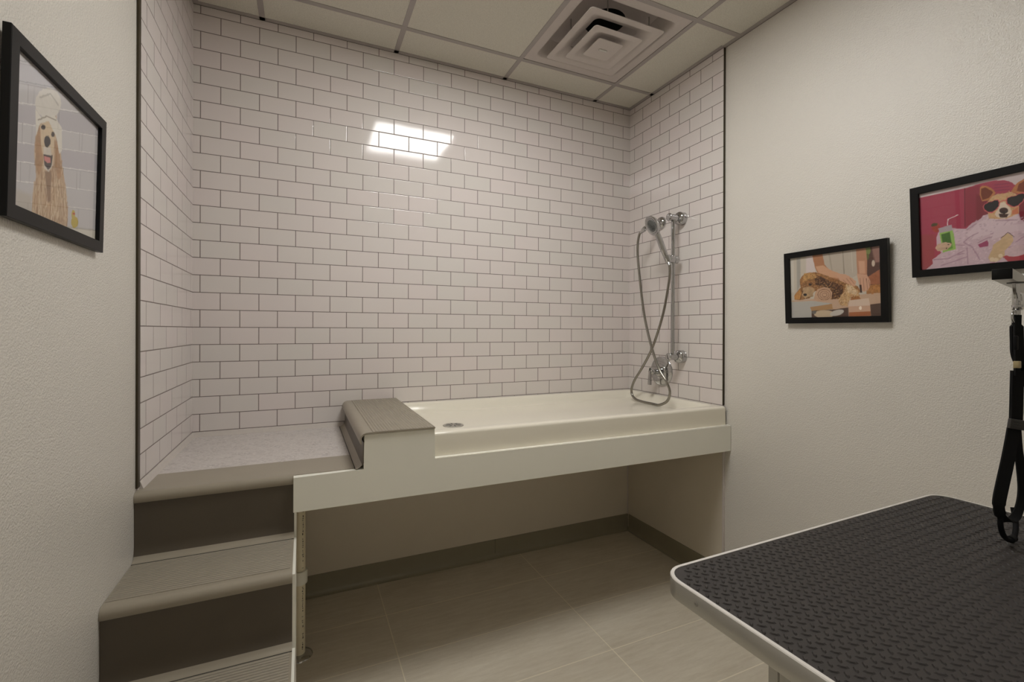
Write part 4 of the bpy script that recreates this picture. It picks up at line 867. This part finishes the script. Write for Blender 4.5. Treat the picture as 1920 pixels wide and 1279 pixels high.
  ('P',((10.22,2.38),(10.21,2.23),(10.14,2.1),(10.03,1.99),(9.9,1.93),(9.77,1.93),(9.66,1.99),(9.58,2.09),(9.54,2.22),(9.56,2.37),(9.63,2.5),(9.73,2.61),(9.86,2.67),(9.99,2.67),(10.11,2.62),(10.19,2.51)),(190,168,70),0.06,0.0),
  ('P',((10.22,2.47),(10.2,2.43),(10.15,2.38),(10.08,2.34),(9.98,2.31),(9.89,2.3),(9.81,2.3),(9.76,2.32),(9.74,2.36),(9.76,2.41),(9.8,2.45),(9.88,2.49),(9.97,2.52),(10.06,2.54),(10.14,2.53),(10.2,2.51)),(180,80,50),0.04,0.0),
 ],
}

# ================================================================ framed prints
import numpy as np
def paint(ops, w, h, nx, ny):
    X, Y = np.meshgrid(np.linspace(0, w, nx), np.linspace(0, h, ny)); img = np.ones((ny, nx, 3))*0.6
    rs = np.random.RandomState(5)
    def vn(n):
        g = rs.rand(n+2, n+2); u = X/w*n; v = Y/w*n; i = np.floor(u).astype(int) % (n+1); j = np.floor(v).astype(int) % (n+1); fu = u-np.floor(u); fv = v-np.floor(v)
        return (g[j, i]*(1-fu)+g[j, i+1]*fu)*(1-fv)+(g[j+1, i]*(1-fu)+g[j+1, i+1]*fu)*fv
    nz = 0.5*vn(90)+0.3*vn(45)+0.2*vn(22)-0.5
    def segd(P, closed):
        D = np.full(X.shape, 1e9); ins = np.zeros(X.shape, bool); n = len(P)
        for k in range(n if closed else n-1):
            (ax, ay), (bx, by) = P[k], P[(k+1) % n]; dx, dy = bx-ax, by-ay; L2 = dx*dx+dy*dy+1e-12
            tt = np.clip(((X-ax)*dx+(Y-ay)*dy)/L2, 0, 1); D = np.minimum(D, np.hypot(X-ax-tt*dx, Y-ay-tt*dy))
            if closed and ay != by: ins ^= ((ay > Y) != (by > Y)) & (X < (bx-ax)*(Y-ay)/(by-ay)+ax)
        return D, ins
    for op in ops:
        if op[0] == 'F':
            _, pts, cols, n_, wd, ln, ang, soft = op
            xs0 = [q[0] for q in pts]; ys0 = [q[1] for q in pts]
            for k in range(n_):
                a = rs.uniform(min(xs0), max(xs0)); b_ = rs.uniform(min(ys0), max(ys0)); ins = False
                for q in range(len(pts)):
                    (ax, ay), (bx, by) = pts[q], pts[(q+1) % len(pts)]
                    if ay != by and ((ay > b_) != (by > b_)) and a < (bx-ax)*(b_-ay)/(by-ay)+ax: ins = not ins
                c = cols[rs.randint(len(cols))]; th = math.radians(ang+rs.uniform(-25, 25)); l_ = ln*rs.uniform(.6, 1.3)
                if not ins: continue
                R_ = l_+wd+soft; i0 = max(0, int((a-R_)/w*(nx-1))); i1 = min(nx, int((a+R_)/w*(nx-1))+2); j0 = max(0, int((b_-R_)/h*(ny-1))); j1 = min(ny, int((b_+R_)/h*(ny-1))+2)
                if i1 <= i0 or j1 <= j0: continue
                dx = X[j0:j1, i0:i1]-a; dy = Y[j0:j1, i0:i1]-b_; u = dx*math.cos(th)+dy*math.sin(th); v = -dx*math.sin(th)+dy*math.cos(th)
                D = np.hypot(np.maximum(np.abs(u)-l_/2, 0), v); m = (np.clip((wd/2-D)/soft+0.5, 0, 1)*0.78)[..., None]
                img[j0:j1, i0:i1] = img[j0:j1, i0:i1]*(1-m)+np.array(lin(c))*m
            continue
        if op[0] == 'P':
            D, ins = segd(op[1], True); sg = np.where(ins, D, -D)+(nz*0.25 if op[4] > 0.25 else 0)
            m = np.clip(sg/op[3]+0.5, 0, 1); c = np.array(lin(op[2]))[None, None]*(1+op[4]*2.2*nz)[..., None]
        else:
            D, _ = segd(op[1], False); m = np.clip((op[2]/2-D)/op[4]+0.5, 0, 1); c = np.array(lin(op[3]))[None, None]*np.ones(X.shape+(1,))
        m = (m*m*(3-2*m))[..., None]; img = img*(1-m)+np.clip(c, 0, 1)*m
    return img
def print_mat():
    t = NT('photo_print'); a = t.n('ShaderNodeVertexColor'); a.layer_name = 'Col'
    t.base((0.5, 0.5, 0.5), 0.5, 0, 0.3); t.l(a.outputs['Color'], t.b.inputs['Base Color']); return t.m
MAT['photo'] = print_mat()
def picture(key, label, O, Xt, w, h, sgn, wall, nx=300, ny=225):
    """O = lower corner seen at left, sgn = direction of the frame's width along y; it leans out at its top"""
    out = 1 if wall < 50 else -1
    O = Vector(O); es = Vector((0, sgn, 0)); et = Vector((Xt-O.x, 0, h)).normalized(); n = Vector((out*abs(et.z), 0, -out*(et.x*out))).normalized()
    if abs(n.dot(et)) > 1e-3: n = es.cross(et); n = n if n.x*out > 0 else -n
    def Q(s, tt, dd=0): return (O+es*s+et*tt+n*dd)[:]
    dep = abs(O.x-wall)-0.12
    t = thing('picture_frame', label, 'picture', Q(w/2, h/2, -dep/2))
    bw = 0.95
    def lp(i, dd): return [Q(i, i, dd), Q(w-i, i, dd), Q(w-i, h-i, dd), Q(i, h-i, dd)]
    bm = N(); loft(bm, [lp(0, -dep), lp(0, -0.04), lp(0.04, 0), lp(bw-0.03, 0), lp(bw, -0.03), lp(bw, -0.27), lp(0.3, -0.27), lp(0.3, -dep), lp(0, -dep)])
    obj('frame', bm, 'frame', t, 20)
    bm = N(); loft(bm, [lp(0.32, -0.34), lp(0.32, -dep+0.02)], cap0=True, cap1=True); obj('backing', bm, 'dark', t, 0)
    i0 = bw-0.25
    img = paint(PRINTS[key], w, h, nx, ny)
    me = bpy.data.meshes.new('print')
    vs = []; xs_ = np.linspace(i0, w-i0, nx); ys_ = np.linspace(i0, h-i0, ny)
    org = ORG[t.name]
    for b_ in ys_:
        for a in xs_: vs.append(tuple((Vector(Q(a, b_, -0.32))-org)*S))
    fs = [(j*nx+i, j*nx+i+1, (j+1)*nx+i+1, (j+1)*nx+i) for j in range(ny-1) for i in range(nx-1)]
    me.from_pydata(vs, [], fs); ca = me.color_attributes.new('Col', 'FLOAT_COLOR', 'POINT')
    # resample the full-frame painting on the visible opening
    ii = np.clip(np.round(xs_/w*(nx-1)).astype(int), 0, nx-1); jj = np.clip(np.round(ys_/h*(ny-1)).astype(int), 0, ny-1)
    buf = np.ones((ny, nx, 4)); buf[..., :3] = img[np.ix_(jj, ii)]
    ca.data.foreach_set('color', buf.astype(np.float32).ravel()); me.materials.append(MAT['photo'])
    o = bpy.data.objects.new('photo_print', me); COL.objects.link(o); o.parent = t
    bm = N(); g = [bm.verts.new(Q(a, b_, -0.26)) for a, b_ in ((bw-0.02, bw-0.02), (w-bw+0.02, bw-0.02), (w-bw+0.02, h-bw+0.02), (bw-0.02, h-bw+0.02))]
    f_ = bm.faces.new(g); f_.normal_update()
    if f_.normal.dot(n) < 0: f_.normal_flip()
    obj('glass', bm, 'glass', t, 0, None, False)
picture('small', 'black framed photo of a curly brown dog being massaged on towels', (92.78, -41.79, 51.96), 92.25, 15.19, 11.88, -1, DR)
picture('large', 'black framed photo of a dog in heart sunglasses and robe on pink', (92.71, -59.71, 57.94), 91.97, 15.2, 11.97, -1, DR)
picture('left', 'black framed photo of a golden dog with towel turban on left wall', (0.46, -55.29, 57.71), 0.70, 15.18, 12.16, 1, DL)
